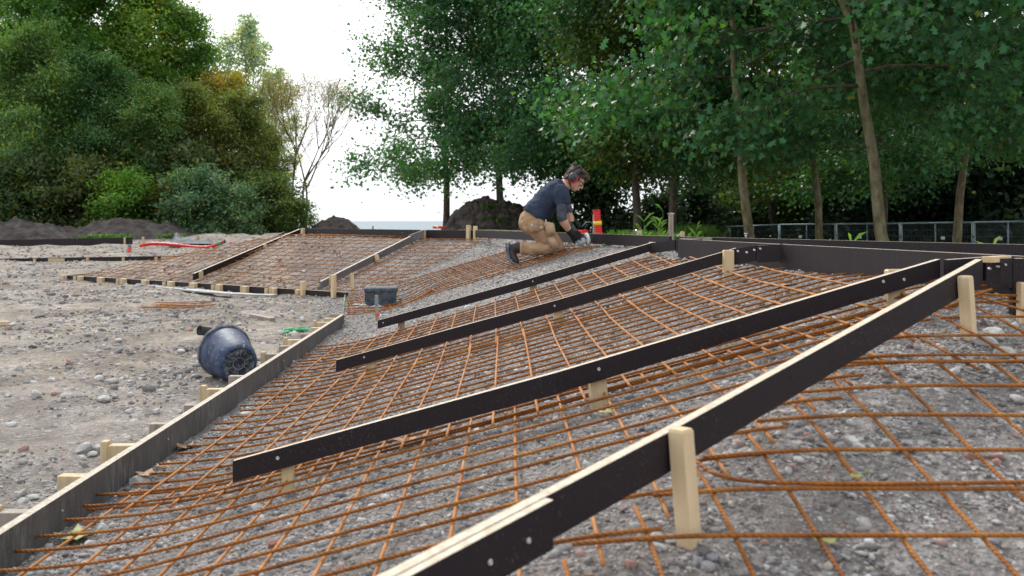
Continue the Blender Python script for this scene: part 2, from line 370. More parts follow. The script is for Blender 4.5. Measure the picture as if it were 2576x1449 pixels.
# ------------------------------------------------------------------ boards
def board(name, pts, h, t, mat, edge, parent=None, side=1, mb_only=None):
    """plank standing on edge; pts = its top edge in 3D (near face), h depth, t thickness laid to `side`"""
    P = [Vector(p) for p in pts]; n = len(P); vs = []
    for i in range(n):
        dv = P[min(i+1,n-1)]-P[max(i-1,0)]; dv.z = 0; dv.normalize(); nr = Vector((-dv.y, dv.x, 0))*side*t
        vs += [P[i]-Vector((0,0,h)), P[i]-Vector((0,0,h))+nr, P[i]+nr, P[i]]
    fs = []; top = []
    for i in range(n-1):
        a, b = i*4, i*4+4
        for k in range(4):
            k2 = (k+1)%4; fs.append((a+k, a+k2, b+k2, b+k)); top.append(k == 2)
    fs += [(0,1,2,3), (b+3,b+2,b+1,b)]; top += [False, False]
    m = MB(); m.add(vs, fs); o = build(name, m, mat, parent); o.data.materials.append(edge)
    o.data.polygons.foreach_set('material_index', [1 if k else 0 for k in top]); 
    bm = bmesh.new(); bm.from_mesh(o.data); bmesh.ops.recalc_face_normals(bm, faces=bm.faces[:]); bm.to_mesh(o.data); bm.free()
    return o
def lerp(P, s):
    P = [Vector(p) for p in P]; L = [(P[i+1]-P[i]).length for i in range(len(P)-1)]; T = sum(L)*s
    for i, l in enumerate(L):
        if T <= l or i == len(L)-1: return P[i]+(P[i+1]-P[i])*(T/l)
        T -= l
def s_at(P, u):
    best = min((abs(U0+F*lerp(P,s/400).x/lerp(P,s/400).y-u), s/400) for s in range(401)); return best[1]
def perp(P, s):
    a, b = lerp(P, max(0,s-.02)), lerp(P, min(1,s+.02)); dv = b-a; dv.z = 0; dv.normalize(); return dv, Vector((-dv.y, dv.x, 0))
def stake(parent, c, zb, zt, wx, wy, dv, mat, lean=(0,0), name='stake', bev=True):
    """c plan centre at top, lean = shift of the foot"""
    nr = Vector((-dv.y, dv.x, 0)); m = MB()
    b = [Vector((c.x+lean[0], c.y+lean[1], zb))+dv*sx*wx/2+nr*sy*wy/2 for sx,sy in ((-1,-1),(1,-1),(1,1),(-1,1))]
    t = [Vector((c.x, c.y, zt-(.006 if bev else 0)))+dv*sx*wx/2+nr*sy*wy/2 for sx,sy in ((-1,-1),(1,-1),(1,1),(-1,1))]
    m.hexa(b, t)
    if bev:
        k = .86; t2 = [Vector((c.x, c.y, zt))+dv*sx*wx/2*k+nr*sy*wy/2*k for sx,sy in ((-1,-1),(1,-1),(1,1),(-1,1))]
        o = len(m.v); m.f = [f for f in m.f if f != (4,5,6,7)]
        m.v += [tuple(p) for p in t2]; m.f += [(o,o+1,o+2,o+3)]+[(4+i,4+(i+1)%4,o+(i+1)%4,o+i) for i in range(4)]
    return build(name, m, mat, parent)
def screw(parent, p, nrm, r=.006, mat='steel'):
    M4 = Matrix.Translation(p) @ nrm.to_track_quat('Z','Y').to_matrix().to_4x4()
    m = MB(); m.lathe([(0,-.01),(r,-.01),(r,.0015),(r*.7,.003),(r*.35,.0018),(0,.0018)], 10, M4)
    return build('screw', m, M[mat], parent)
def rail(label, P, h, t, mat='ply_new', stakes=(), screws=(), splice=None, edge='edge', name='screed_rail', cat='formwork rail', group=None):
    P = [Vector(p) for p in P]
    T = thing(name, label, cat, (P[0].x, P[0].y, Gz(P[0].x,P[0].y)), group)
    bo = board('board', P, h, t, M[mat], M[edge], T)
    for (u, side, w_, zt, m_, lean) in stakes:         # photo column, side of the board, width, top above rail top
        s = s_at(P, u); p = lerp(P, s); dv, nr = perp(P, s)
        c = p+nr*(t+.0125) if side > 0 else p-nr*(.0245)
        th = .022 if side > 0 else .034
        c = p+nr*(t+.012) if side > 0 else p-nr*(th/2+.002)
        stake(T, c, Gz(c.x, c.y)-.06, p.z+zt, w_, th, dv, M[m_], lean)
    for (u, dz) in screws:
        s = s_at(P, u); p = lerp(P, s); dv, nr = perp(P, s); screw(bo, p-Vector((0,0,dz)), -nr)
    if splice:
        for (A, B, hh, off) in splice:
            board('splice_plate', [Vector(A), Vector(B)], hh, .018, M[mat], M[edge], T, -1)
    return T
GR = 'dark screed rails laid up the mesh covered banks'
A_ = dict(group=GR)
C3 = [at(585,1160,3.06), at(1400,937,3.06), at(2365,652,3.50)]
rail('long dark plywood rail across the middle, between the two longest rails, screwed to pale stakes', C3, .068, .022, 'ply_new',
     [(718,1,.036,-.012,'wood_new',(.0,0)), (1513,1,.058,-.012,'wood',(.01,0)), (2268,1,.075,.004,'wood',(0,0))],
     [(700,.030),(1505,.030),(2222,.02),(2275,.035)], [(at(2374,653,3.48), at(2478,645.5,3.61), .085, 0)], **A_)
C2 = [at(845,906,5.5), at(1400,755,5.5), at(1852,624,5.55)]
rail('dark plywood rail with two low stakes and one tall stake near its curved bolted top', C2, .068, .022, 'ply_new',
     [(932,1,.06,-.012,'wood',(0,0)), (1405,1,.055,-.012,'wood',(0,0)), (1829,-1,.06,.004,'wood_new',(0,0))],
     [(917,.028),(1396,.03),(1836,.02)], [(at(1846,627,5.55), at(1905,617.5,5.48), .09, 0), (at(1906,617.5,5.48), at(1978,613,5.44), .098, 0)], **A_)
C1 = [at(950,806,7.45), at(1300,710,7.35), at(1645,609,7.5)]
rail('dark plywood rail farthest up the middle bank, just in front of the kneeling worker', C1, .066, .03, 'ply_new',
     [(1007,1,.05,-.012,'wood_old',(0,0)), (1343,1,.055,-.012,'wood',(0,0)), (1688,1,.055,0,'wood',(0,0))],
     [(964,.03),(1340,.03)], [(at(1640,612,7.5), at(1702,603,7.25), .08, 0), (at(1704,603.5,7.25), at(1768,600,7.0), .08, 0)], **A_)
DP = [Vector((-.485,1.076,.437)), Vector((-.172,1.39,.483)), at(1690,1083,1.89), at(2085,865,2.42), at(2472,652,3.08)]
DT = rail('thick light edged dark rail running diagonally along the hip in the foreground', DP, .080, .022, 'ply_new',
     [(1690,-1,.038,.006,'wood_new',(.018,-.015)), (2412,-1,.036,-.01,'wood_new',(.012,-.01))], [], None, **A_)
sj = s_at(DP, 1372); pj = lerp(DP, sj); dv, nr = perp(DP, sj)
dd = [p-nr*.0195 for p in (DP[0], DP[1], pj)]; dd = [Vector((p.x, p.y, p.z-.001)) for p in dd]
DB_ = board('doubling_board', dd, .083, .018, M['ply_new'], M['edge'], DT)
for u, dz in ((1330,.045),(1232,.045),(1130,.05)):
    p = lerp(dd, s_at(dd, u)); screw(DB_, p-Vector((0,0,dz)), -nr, .005)
for u in (1800,1990,2140,2300): p = lerp(DP, s_at(DP,u)); screw(DT, p-Vector((0,0,.03)), -nr, .0035, 'tooldark')
RA = [at(489,688,14.05), at(755,576,16.6)]
rail('dark rail at the far left climbing the far bank to the coping corner', RA, .10, .03, 'ply_new',
     [(503,-1,.06,.002,'wood',(0,0)), (560,1,.06,-.02,'wood_old',(0,0)), (664,-1,.06,.0,'wood_new',(.03,0))], [(500,.03)], **A_)
RA2 = [at(602,630,17.0), at(716,583,17.3)]
rail('short dark rail behind the leftmost rail of the far bank', RA2, .10, .04, 'ply', [(640,1,.05,0,'wood',(0,0))], **A_)
RB = [at(808,708,12.45), at(1062,580,14.3)]
rail('grey faced rail on the far bank, right of the leftmost rail', RB, .10, .03, 'ply_grey',
     [(830,-1,.055,.03,'wood',(0,0)), (944,-1,.06,.0,'wood_new',(.04,0)), (1040,1,.05,0,'wood',(0,0))], [(960,.03)],
     [(at(1028,592,14.1), at(1066,577.5,14.2), .11, 0)], **A_)

for px_, py_ in ((1857,628),(1879,631),(1898,625),(1913,622)): screw(bpy.data.objects['screed_rail.001'], at(px_, py_+4, 5.44), Vector((0,-1,0)), .006)
# toe board along the foot of the near bank
LP = [Vector((-1.405,1.9,.122)), Vector((-1.43,2.66,.124)), Vector((-1.50,5.5,.121)), Vector((-1.60,9.1,.111))]
TL = thing('edging_board', 'long worn grey edging board with wooden blocks behind it, beside the blue bucket', 'edging board', (-1.43,2.66,0), 'edging boards at the foot of the banks')
board('board', LP, .15, .03, M['ply_worn'], M['edge_dirty'], TL)
for v in (1288,1198,1120,1064.6,1018,977.6,945,916.7,892,871.7,854.8,839.5,825,811,800,790.5):
    Y = .9*F/(v-V0)
    x = lerp(LP, np.clip((Y-1.9)/7.2,0,1)).x-.032
    m = MB(); L = RS.uniform(.09,.125)
    m.box((x-L/2, Y, .04), L, .045, .125+RS.uniform(-.006,.006), RS.uniform(-.06,.06), (0,0), .003); build('support_block', m, M['wood' if RS.random() < .55 else 'wood_old'], TL)
    if v in (1120,977.6,892,1288,854.8,811): stake(TL, Vector((x-L-.016, Y+.0, 0)), -.1, .118, .03, .04, Vector((1,0,0)), M['wood'])
for s in (.16,.3,.62): 
    p = lerp(LP, s); screw(TL, p+Vector((.001,0,-.05)), Vector((1,0,0)), .004)
# border of the far bank
BP = [at(165,692,15.95), at(500,712,13.7), at(872,735.5,11.95)]
TB = thing('edging_board', 'dark border board with a row of pine blocks along the front of the far bank', 'edging board', (-4.8,14,0), 'edging boards at the foot of the banks')
board('board', BP, .15, .03, M['ply'], M['edge'], TB)
for x0, x1, st in ((435,487,0),(592,633,565),(735,792,0),(908,957,884),(1067,1125,0),(1260,1310,1232),(1422,1480,0),(1620,1667,1590),(1803,1862,0),(2020,2068,1990),(2215,2245,0)):
    u = (x0+x1)/2/2.954; s = s_at(BP, u); p = lerp(BP, s); dv, nr = perp(BP, s); c = p-nr*(-1)*0
    c = p-nr*.035; m = MB(); ang = math.atan2(dv.y, dv.x); wd = (x1-x0)/2.954/F*p.y*1.1
    m.box((c.x,c.y,p.z-.062), wd, .065, .125, ang, (0,0), .006); build('support_block', m, M['wood'], TB)
    if st:
        p = lerp(BP, s_at(BP, (st+12)/2.954)); stake(TB, p-nr*.05, -.05, p.z-.008, .05, .03, dv, M['wood'])
for u, zt in ((765.5,.11),(842.5,.215)):
    p = lerp(BP, s_at(BP, u)); stake(TB, p-nr*.03, -.08, p.z+zt, .05, .05, dv, M['wood_new'])
SB = [at(165,692,15.95)+Vector((0,.05,0)), at(232,687.5,16.6), at(345,681.5,17.2)]
T2 = thing('edging_board', 'short dark board with a thin peg closing the far left corner of the far bank', 'edging board', SB[0], 'edging boards at the foot of the banks')
board('board', SB, .13, .03, M['ply'], M['edge'], T2); p = lerp(SB,.36); stake(T2, p-Vector((0,.03,0)), 0, p.z+.02, .04,.03,Vector((1,0,0)),M['wood'])

# copings
def coping(label, P, h, t, mat, under=(), over=(), screws=(), edge='edge', cat='coping board', grp='coping boards along the top of the banks'):
    P = [Vector(p) for p in P]; T = thing('coping_board', label, cat, (P[0].x,P[0].y,P[0].z-h), grp)
    bo = board('board', P, h, t, M[mat], M[edge], T)
    for u, w_ in under:
        s = s_at(P,u); p = lerp(P,s); dv, nr = perp(P,s); sg = 1 if nr.y > 0 else -1
        stake(T, p+nr*sg*(t+.02), Gz(p.x,p.y)-.08, p.z-.03, w_, .03, dv, M['wood_old'])
    for u, w_, up, mt in over:
        s = s_at(P,u); p = lerp(P,s); dv, nr = perp(P,s); sg = 1 if nr.y > 0 else -1
        stake(T, p-nr*sg*.025, Gz(p.x,p.y)-.08, p.z+up, w_, .045, dv, M[mt])
    for u, dz in screws:
        s = s_at(P,u); p = lerp(P,s); dv, nr = perp(P,s); sg = 1 if nr.y > 0 else -1
        screw(bo, p-Vector((0,0,dz)), -nr*sg, .006)
    return T
def rev(P): return [Vector(p) for p in reversed(P)]
K1 = [(-3.78,16.85,.872),(-1.38,14.35,.868),(-.56,13.72,.868)]
coping('dark coping board along the top of the far bank, left of the worker', K1, .135, .03, 'ply', (), [(765,.065,.0,'wood_new'),(1068,.06,.0,'wood_new'),(1181,.05,.075,'wood')], [(800,.05),(1012,.05)])
K2 = [(-.50,13.62,.873),(.5,10.9,.870),(1.40,8.35,.868)]
K2 = rev(K2); 
T = coping('scuffed dark coping board passing right behind the kneeling worker', K2, .105, .03, 'ply', [(1222,.05),(1310,.05),(1345,.05),(1424,.06),(1511,.06),(1564,.06),(1635,.06)], [(1188.5,.055,.055,'wood_new')])
K3 = rev([(1.25,7.05,.868),(1.57,5.35,.868),(1.82,3.36,.876)])
coping('tall dark coping board facing the bars on the right side', K3, .18, .025, 'ply', (), (), [(1960,.05),(2040,.03),(2160,.055),(2180,.07)])
K4 = rev([(1.42,8.15,.868),(2.2,6.8,.866),(3.4,4.75,.864)])
coping('dark coping board forming the rear edge of the deck, in front of the fence', K4, .16, .03, 'ply', (), (), [(1890,.03),(1995,.035),(2112,.03),(2250,.03),(2400,.04)])
K6 = [(1.36,8.1,.858),(1.62,7.6,.858)]
coping('short pale grey board closing the deck end near the worker', [(1.30,7.3,.869),(1.62,7.72,.866)], .09, .02, 'wood_old', edge='wood_old')
K5 = [(1.66,3.16,.876),(2.6,3.14,.876),(5.0,3.10,.876)]
T5 = coping('dark board with large screws at the corner on the right edge', K5, .19, .03, 'ply_new', (), [], [(2640,.09)])
m = MB(); m.box((1.625,3.17,.827), .085, .05, .10, .55, (0,0), .002); build('corner_block', m, M['ply_new'], T5)
m = MB(); m.box((1.60,3.15,.874), .12, .035, .02, .6, (0,0), .002); build('corner_batten', m, M['wood_new'], T5)
stake(T5, Vector((1.665,3.12,0)), .6, .80, .016, .03, Vector((1,0,0)), M['wood_new'])
for px in (2491,2512,2530): screw(T5, at(px, 676-(px-2490)*.25, 3.128), Vector((0,-1,0)), .004)
coping('thin weathered board lying behind the far coping, left of the worker', [at(1155,578.2,15.4), at(1240,578,15.6), at(1312,580.5,15.4)], .03, .1, 'wood_old', edge='wood_old')
# boards far out on the left
def farboard(label, P, h, pieces, mat='ply'):
    P = [Vector(p) for p in P]; T = thing('edging_board', label, 'edging board', (P[0].x,P[0].y,0), 'edging boards at the foot of the banks')
    board('board', P, h+.1, .03, M[mat], M['edge'], T)
    for u0, u1, up in pieces:
        p, q_ = lerp(P, s_at(P,u0)), lerp(P, s_at(P,u1)); c = (p+q_)/2; dv = (q_-p).normalized()
        nr = Vector((-dv.y,dv.x,0)); sg = 1 if nr.y > 0 else -1
        m = MB(); m.box((c.x-nr.x*sg*.04, c.y-nr.y*sg*.04, c.z-h/2+up/2-.02), max((q_-p).length,.05), .05, h+up, math.atan2(dv.y,dv.x)); build('stake' if u1-u0 < 12 else 'plank_piece', m, M['wood'], T)
farboard('dark board far back on the left with a single stake near its end', [at(-60,604.5,38.5), at(333,597.5,38.5)], .25, [(312,317.5,.03)])
farboard('low dark board with wood pieces crossing the gravel on the left', [at(-60,651.5,24), at(180,647.5,24), at(470,643,24.5), at(560,641.5,25)], .11,
         [(86,93,0),(124.5,164.5,0),(218,224.5,0),(307,314,0),(390,396.5,0),(405.5,437,0),(465,470,.13),(472,478,.02)])

# ------------------------------------------------------------------ reinforcement
def hipX(y): return 1.73-(3.5-y)/1.076
def hipY(x): return 3.5-(1.73-x)*1.076
def copX(y): return 1.23+(7.1-y)*.191
def bar_on(parent, P, Q, lift, r, n, step, mat, test=None, name='bar', wob=.004):
    P, Q = Vector((*P,0)), Vector((*Q,0)); L = (Q-P).length; k = max(2, int(L/step)+1)
    ts = np.linspace(0,1,k); X = P.x+(Q.x-P.x)*ts; Y = P.y+(Q.y-P.y)*ts
    ok = np.ones(k,bool) if test is None else test(X,Y)
    if ok.sum() < 2: return None
    i0, i1 = int(np.argmax(ok)), k-1-int(np.argmax(ok[::-1])); X, Y = X[i0:i1+1], Y[i0:i1+1]
    # steel is stiff: smooth the bends
    Z = G(X,Y)
    if len(Z) > 4: Z = np.convolve(np.pad(Z,2,mode='edge'), [.1,.2,.4,.2,.1], 'valid'); 
    ph = RS.uniform(0,99); Z = Z+lift+vn(X*1.3+ph, Y*1.3,3)*wob*2; Y = Y+vn(X*.9+ph, Y*.2,5)*wob*2; X = X+vn(Y*.9+ph, X*.2,6)*wob*2
    m = MB(); m.tube(list(zip(X,Y,Z)), r, n); return build(name, m, mat, parent, smooth=True)
RG = 'rusty reinforcing mesh sheets laid over the gravel banks'
def sheet(label, loc): return thing('rebar_mesh', label, 'rebar mesh', (loc[0], loc[1], Gz(*loc)), RG)
j = lambda a: RS.uniform(-a,a)
S1 = sheet('nearest rusty mesh sheet, between the toe board and the thick diagonal rail', (-.6,2.4))
for k in range(15):
    y = 1.30+.148*k*.985-.03+.0
    bar_on(S1, (-1.43+j(.02), y), (hipX(y)+.07+j(.03), y+j(.01)), .048, .0047, 7, .06, M['rust'])
for k in range(18):
    x = -1.31+.1475*k; b0 = max(.9, hipY(x)-.08)
    if b0 < 3.2: bar_on(S1, (x, b0), (x-.01, 3.37+j(.02)), .038, .0046, 7, .06, M['rust_bright'])
S2 = sheet('rusty mesh sheet under the long middle rail', (0,4.3))
for k in range(15):
    y = 3.16+.1485*k
    bar_on(S2, (-1.38+j(.03), y), (min(hipX(y)+.07, copX(y)-.16+.0*k+j(.03)), y+.02), .036, .0050, 6, .07, M['rust'])
for k in range(20):
    x = -1.25+.1485*k; b0 = max(3.07, hipY(x)-.08)
    if x < copX(5.3)-.15 and b0 < 5.2: bar_on(S2, (x, b0), (x-.02, 5.37+j(.015)), .046, .0050, 6, .07, M['rust_bright'])
S3 = sheet('rusty mesh sheet between the two upper rails of the middle bank', (0,6.3))
for k in range(15):
    y = 5.19+.1485*k; bar_on(S3, (-1.40+j(.03)-.03*(y-5), y), (copX(y)-.14+j(.05), y+.03), .036, .0052, 5, .09, M['rust'])
for k in range(19):
    x = -1.27+.1485*k
    if x < copX(6.3)-.1: bar_on(S3, (x, 5.1), (x-.05, 7.62+j(.02)), .046, .0052, 5, .09, M['rust_bright'], lambda X,Y: X < copX(Y)-.1)
S4 = sheet('dense rusty mesh strip running under the kneeling worker', (-.3,10.4))
def c2X(y): return -.45+(13.5-y)*.356
for k in range(14):
    y = 9.42+.165*k; bar_on(S4, (-.1745*y+j(.03), y), (c2X(y)-.12+j(.05), y+.02), .035, .005, 5, .12, M['rust'])
for k in range(22):
    x = -1.62+.138*k; bar_on(S4, (x+.06, 9.36), (x-.40, 11.7), .045, .0048, 5, .12, M['rust'], lambda X,Y: (X < c2X(Y)-.1)&(X > -.1745*Y))
aD, bD, O2 = Vector((-.8,.6)), Vector((.6,.8)), Vector((-2.1,11.95))
def ab(a, b): return (O2.x+aD.x*a+bD.x*b, O2.y+aD.y*a+bD.y*b)
def far_sheet(label, a0, a1, lim, da):
    T = sheet(label, ab((a0+a1)/2, 1.2))
    for k in range(18):
        b = .12+.153*k; r_ = min(a1, lim(b)); l_ = max(a0, -.62+.05*b)+j(.05)
        if r_ > l_+.2: bar_on(T, ab(l_, b), ab(r_+j(.08), b), .035, .0050, 4, .25, M['rust'])
    for k in range(int((a1-a0)/.225)+1):
        a = a0+.06+.225*k; bm_ = max([b for b in np.arange(.1,2.72,.05) if lim(b) > a] or [0])
        if bm_ > .3: bar_on(T, ab(a, .04+j(.03)), ab(a+da, bm_+.05), .046, .0052, 4, .25, M['rust_bright'])
    return T
far_sheet('rusty mesh sheet on the right part of the far bank', -.55, 2.75, lambda b: 9, .0)
far_sheet('rusty mesh sheet on the left part of the far bank', 2.65, 6.6, lambda b: 6.55-.78*b, .1)
S6 = sheet('rusty mesh sheet right of the diagonal rail in the near corner', (1.6,1.9))
for y in (1.34,1.50,1.655,1.81,1.975,2.14,2.31,2.485,2.65):
    bar_on(S6, (hipX(y)-.04+j(.02), y), (3.2, y-.02+j(.02)), .050, .0048, 7, .07, M['rust'])
for k in range(17):
    x = .10+.155*k; b1 = min(2.72, hipY(x)+.05)
    if b1 > 1.1: bar_on(S6, (x+.05, .95), (x, b1+j(.02)), .040, .0048, 7, .07, M['rust'])
S7 = sheet('skewed rusty mesh sheet at the right edge, below the coping corner', (2.0,3.0))
for k in range(4):
    y = 2.66+.155*k; bar_on(S7, (max(hipX(y)-.02, 1.02+.15*k)+j(.02), y), (4.2, y+.0), .060, .0044, 6, .07, M['rust'])
for k in range(12):
    x = 1.22+.155*k; bar_on(S7, (x+.04, 2.58), (x-.03, min(3.27, hipY(x)+.05)), .050, .0044, 6, .07, M['rust'])
def loose(label, pts, r=.0044, lift=.06, grp=None):
    P = [on(*p) for p in pts]; dense = []
    for i in range(len(P)-1):
        for t in np.linspace(0,1,6)[:-1]: dense.append(P[i].lerp(P[i+1], t))
    dense.append(P[-1]); dense = [Vector((p.x,p.y,Gz(p.x,p.y)+lift)) for p in dense]
    for _ in range(4): dense = [dense[0]]+[(dense[i-1]+dense[i]*2+dense[i+1])/4 for i in range(1,len(dense)-1)]+[dense[-1]]
    m = MB(); m.tube(dense, r, 6); return tag(build('rebar', m, M['rust'], None, True, dense[0]), label, 'rebar', grp)
loose('single bent bar curving from behind the foreground stake along the mesh', [(1728,1198),(1752,1232),(1795,1266),(1870,1285),(2050,1290),(2300,1290),(2700,1284)])
loose('straight bar lying double beside the mesh bar below the right stake', [(2052,972),(2300,967),(2700,962)])
loose('crooked bar sticking up among others at the right edge', [(2385,845),(2450,812),(2576,772),(2640,756)], lift=.09)
loose('short crooked bar crossing others behind the right stake', [(2440,800),(2500,822),(2590,850)], lift=.08)
loose('thick bar end pointing left below the right coping corner', [(2425,795),(2500,800),(2640,803)], lift=.075)
TO = on(450,777)
for i in range(9):
    a = RS.uniform(-.3,.3); c = TO+Vector((RS.uniform(-.14,.14), RS.uniform(-.3,.3), .0)); L = RS.uniform(.35,.55)/2*1.35
    z = .03+RS.uniform(0,.025); e = RS.uniform(-.012,.012)
    m = MB(); m.tube([(c.x-math.cos(a)*L, c.y-math.sin(a)*L, z-e), (c.x+math.cos(a)*L, c.y+math.sin(a)*L, z+e)], .006, 6)
    tag(build('rebar_offcut', m, M['rust_bright'], None, True, (c.x,c.y,z)), 'short cut rebar rod in the loose pile on the muddy ground', 'rebar', 'cut rods piled on the mud')
# ------------------------------------------------------------------ bucket, hose, drain box
ax = Vector((.55,-.82,-.155)).normalized(); bc = at(602,912,5.9); H_ = .305
up = Vector((0,0,1)); sx_ = ax.cross(up).normalized(); sy_ = sx_.cross(ax).normalized()
def frame(o, z, x):
    y = z.cross(x).normalized(); m = Matrix((x, y, z)).transposed().to_4x4(); m.translation = o; return m
BM = frame(bc-ax*H_, ax, sx_)     # local z from rim (0) to base (H_)
low = min((BM@Vector((.166*math.cos(a), .166*math.sin(a), 0))).z for a in np.linspace(0,6.3,60)); low2 = min((BM@Vector((.112*math.cos(a), .112*math.sin(a), H_))).z for a in np.linspace(0,6.3,60))
dz = max(-.0-low, -low2)+.0; BM.translation += Vector((0,0,dz))
TB_ = thing('bucket', 'dusty dark blue mortar bucket lying on its side on the gravel', 'bucket', BM.translation-Vector((0,0,.16)))
m = MB(); m.lathe([(.150,.004),(.158,.0),(.1625,.004),(.156,.05),(.144,.14),(.130,.235),(.120,.282),(.113,.300),(.104,.3055),(.0995,.3045),(.098,.296),(.02,.295),(0,.295)], 64, BM)
m.lathe([(.150,.004),(.147,.06),(.134,.15),(.118,.24),(.108,.288),(0,.29)], 64, BM); build('body', m, M['bucket'], TB_, True)
m = MB()
def ring(mb, r, h, t):
    P = [BM@Vector((r*math.cos(a), r*math.sin(a), h)) for a in np.linspace(0,2*PI,49)]; mb.tube(P, t, 6)
ring(m, .0365, .2995, .0022)
for k in range(6):
    a = k*PI/3+.42; m.tube([BM@Vector((r*math.cos(a), r*math.sin(a), .2995)) for r in (.037,.07,.0985)], .0018, 6)
build('base_ribs', m, M['rimdirt'], TB_, True)
m = MB(); m.lathe([(.02,.2992),(.0988,.2992)], 48, BM); m.lathe([(.0,.2994),(.02,.2994)], 48, BM); build('base_disc', m, M['bucket_base'], TB_)
m = MB(); m.lathe([(.160,-.005),(.172,-.006),(.1745,.0),(.173,.010),(.166,.012),(.160,.010),(.157,.004),(.160,-.005)], 64, BM); build('rim', m, M['rimdirt'], TB_, True)
hp0, hp1 = at(503,831,6.50), at(548,837,6.62); hd = (hp1-hp0).normalized()
T = thing('hose_offcut', 'short black corrugated hose end sticking out behind the blue bucket', 'hose', hp0-Vector((0,0,.1)))
HM = frame(hp0, hd, hd.cross(up).normalized()); pr = [(.024,.0)]
for k in range(14): pr += [(.033,.004+k*.012),(.033,.009+k*.012),(.028,.011+k*.012),(.028,.015+k*.012)]
m = MB(); m.lathe(pr+[(.0,.174)], 20, HM); build('corrugated_wall', m, M['hose'], T, True)
m = MB(); m.lathe([(.0335,-.003),(.0335,.004),(.024,.004),(.022,.10),(0,.10)], 20, HM); build('opening', m, M['tooldark'], T, True)
# drain box
bb = on(962,766); bz = .075; bx, by = -1.44, 10.5
T = thing('drain_box', 'dark plastic drain box with rounded lid standing in the gap of the mesh', 'drain box', (bx,by,bz)); rz = .12
m = MB()
for z0, z1, s0, s1 in ((bz-.06, bz+.045, .315, .335), (bz+.045,bz+.05,.335,.322), (bz+.05, bz+.155, .322, .345)):
    q = lambda s,z: [Vector((bx,by,z))+Matrix.Rotation(rz,3,'Z')@Vector((a*s/2,b*s/2,0)) for a,b in ((-1,-1),(1,-1),(1,1),(-1,1))]
    m.hexa(q(s0,z0), q(s1,z1))
build('box_body', m, M['drain'], T)
m = MB(); m.box((bx,by,bz+.178), .365,.365,.045, rz, (0,0), .016); build('lid', m, M['drain'], T)
m = MB()
for k in range(9):
    p = Vector((bx,by,bz+.2))+Matrix.Rotation(rz,3,'Z')@Vector((-.14+.035*k,0,0)); m.box(p, .014,.28,.008, rz)
build('lid_ribs', m, M['hose'], T)
m = MB()
for k in range(7):
    p = Vector((bx,by,bz+.1))+Matrix.Rotation(rz,3,'Z')@Vector((-.168,-.12+.04*k,0)); m.box(p, .012,.012,.09, rz)
    p = Vector((bx,by,bz+.1))+Matrix.Rotation(rz,3,'Z')@Vector((-.13+.043*k,-.168,0)); m.box(p, .008,.008,.10, rz)
build('side_ribs', m, M['drain'], T)
def soil_lump(name, label, cat, c, r, h, mat, seed, n=40, kind=None, grp=None, ex=1.0, nz=.25, peak=1.4):
    vs, fs = [], []
    for i in range(n+1):
        for k in range(2*n):
            a = k*PI/n; t = i/n
            x, y = math.cos(a)*t, math.sin(a)*t
            vs.append((x, y))
    A = np.array(vs); x, y = A[:,0]*r[0], A[:,1]*r[1]; t = np.hypot(A[:,0],A[:,1])
    edge = 1+.35*vn(A[:,0]*1.7+seed, A[:,1]*1.7, seed)*1.4
    z = h*np.clip(1-t, 0, 1)**ex*(1+.0*t)
    z = h*(1-t**peak)*edge; z = np.where(t > .999, -.25, z)
    f = 1/max(.12, h*.5)
    z = z+(vn(x*f*.8+seed,y*f*.8,seed)*nz*h*1.1+vn(x*f*2.1,y*f*2.1,seed+1)*nz*h*.6+vn(x*f*5,y*f*5,seed+2)*nz*h*.45+vn(x*f*11,y*f*11,seed+3)*nz*h*.26)*np.clip((1-t)*4,0,1)
    V = np.stack([c[0]+x, c[1]+y, c[2]+z], 1); fl = []
    for i in range(n):
        for k in range(2*n):
            k2 = (k+1)%(2*n); fl += [i*2*n+k, i*2*n+k2, (i+1)*2*n+k2, (i+1)*2*n+k]
    o = npmesh(name, V, fl, 4, mat, None, True, c); return tag(o, label, cat, grp, kind)
for k,(dx,dy,r) in enumerate(((-.16,-.2,.12),(.17,-.17,.09),(.0,-.24,.14),(-.24,.02,.12),(.25,.05,.1))):
    soil_lump('dirt_clod', 'clod of grey gravelly dirt pushed against the foot of the drain box', 'dirt', (bx+dx, by+dy, Gz(bx+dx,by+dy)-.01), (r,r*.8), .05, M['rubble'], 40+k, 10, grp='dirt clods round the drain box')

# ------------------------------------------------------------------ loose pegs, pipes and litter of the site
def peg(label, p, h, w_, mat, lean=(0,0), top=None, topmat=None, name='stake', cat='stake', grp=None):
    T = thing(name, label, cat, p, grp); hh = h-(top or 0)
    stake(T, Vector((p.x+lean[0],p.y+lean[1],0)), p.z-.1, p.z+hh, w_, w_*.8, Vector((1,0,0)), M[mat], (-lean[0],-lean[1]), 'shaft')
    if top: stake(T, Vector((p.x+lean[0],p.y+lean[1],0)), p.z+hh+.001, p.z+h, w_*1.08, w_*.9, Vector((1,0,0)), M[topmat], (0,0), 'painted_top')
    return T
p = on(950,806); T = peg('thin worn peg with a red painted foot in front of the drain box', p, .235, .03, 'wood_old', (-.012,0))
m = MB(); m.box((p.x-.002,p.y-.002,p.z+.055), .031,.026,.03); build('red_paint', m, M['orange'], T)
m = MB(); m.box((p.x-.009,p.y-.002,p.z+.17), .034,.03,.05); build('grey_tape', m, M['galv'], T)
peg('pine peg standing in the far bank mesh above the drain box', on(888,737), .25, .045, 'wood', (-.01,0))
peg('pale peg standing just right of the red pipe end far back on the left', Vector((at(497,607,36).x,36,.1)), .36, .09, 'wood')
peg('pine peg at the left end of the long red pipe', Vector((at(364,621,33).x,33,.03)), .42, .075, 'wood', (-.06,0))
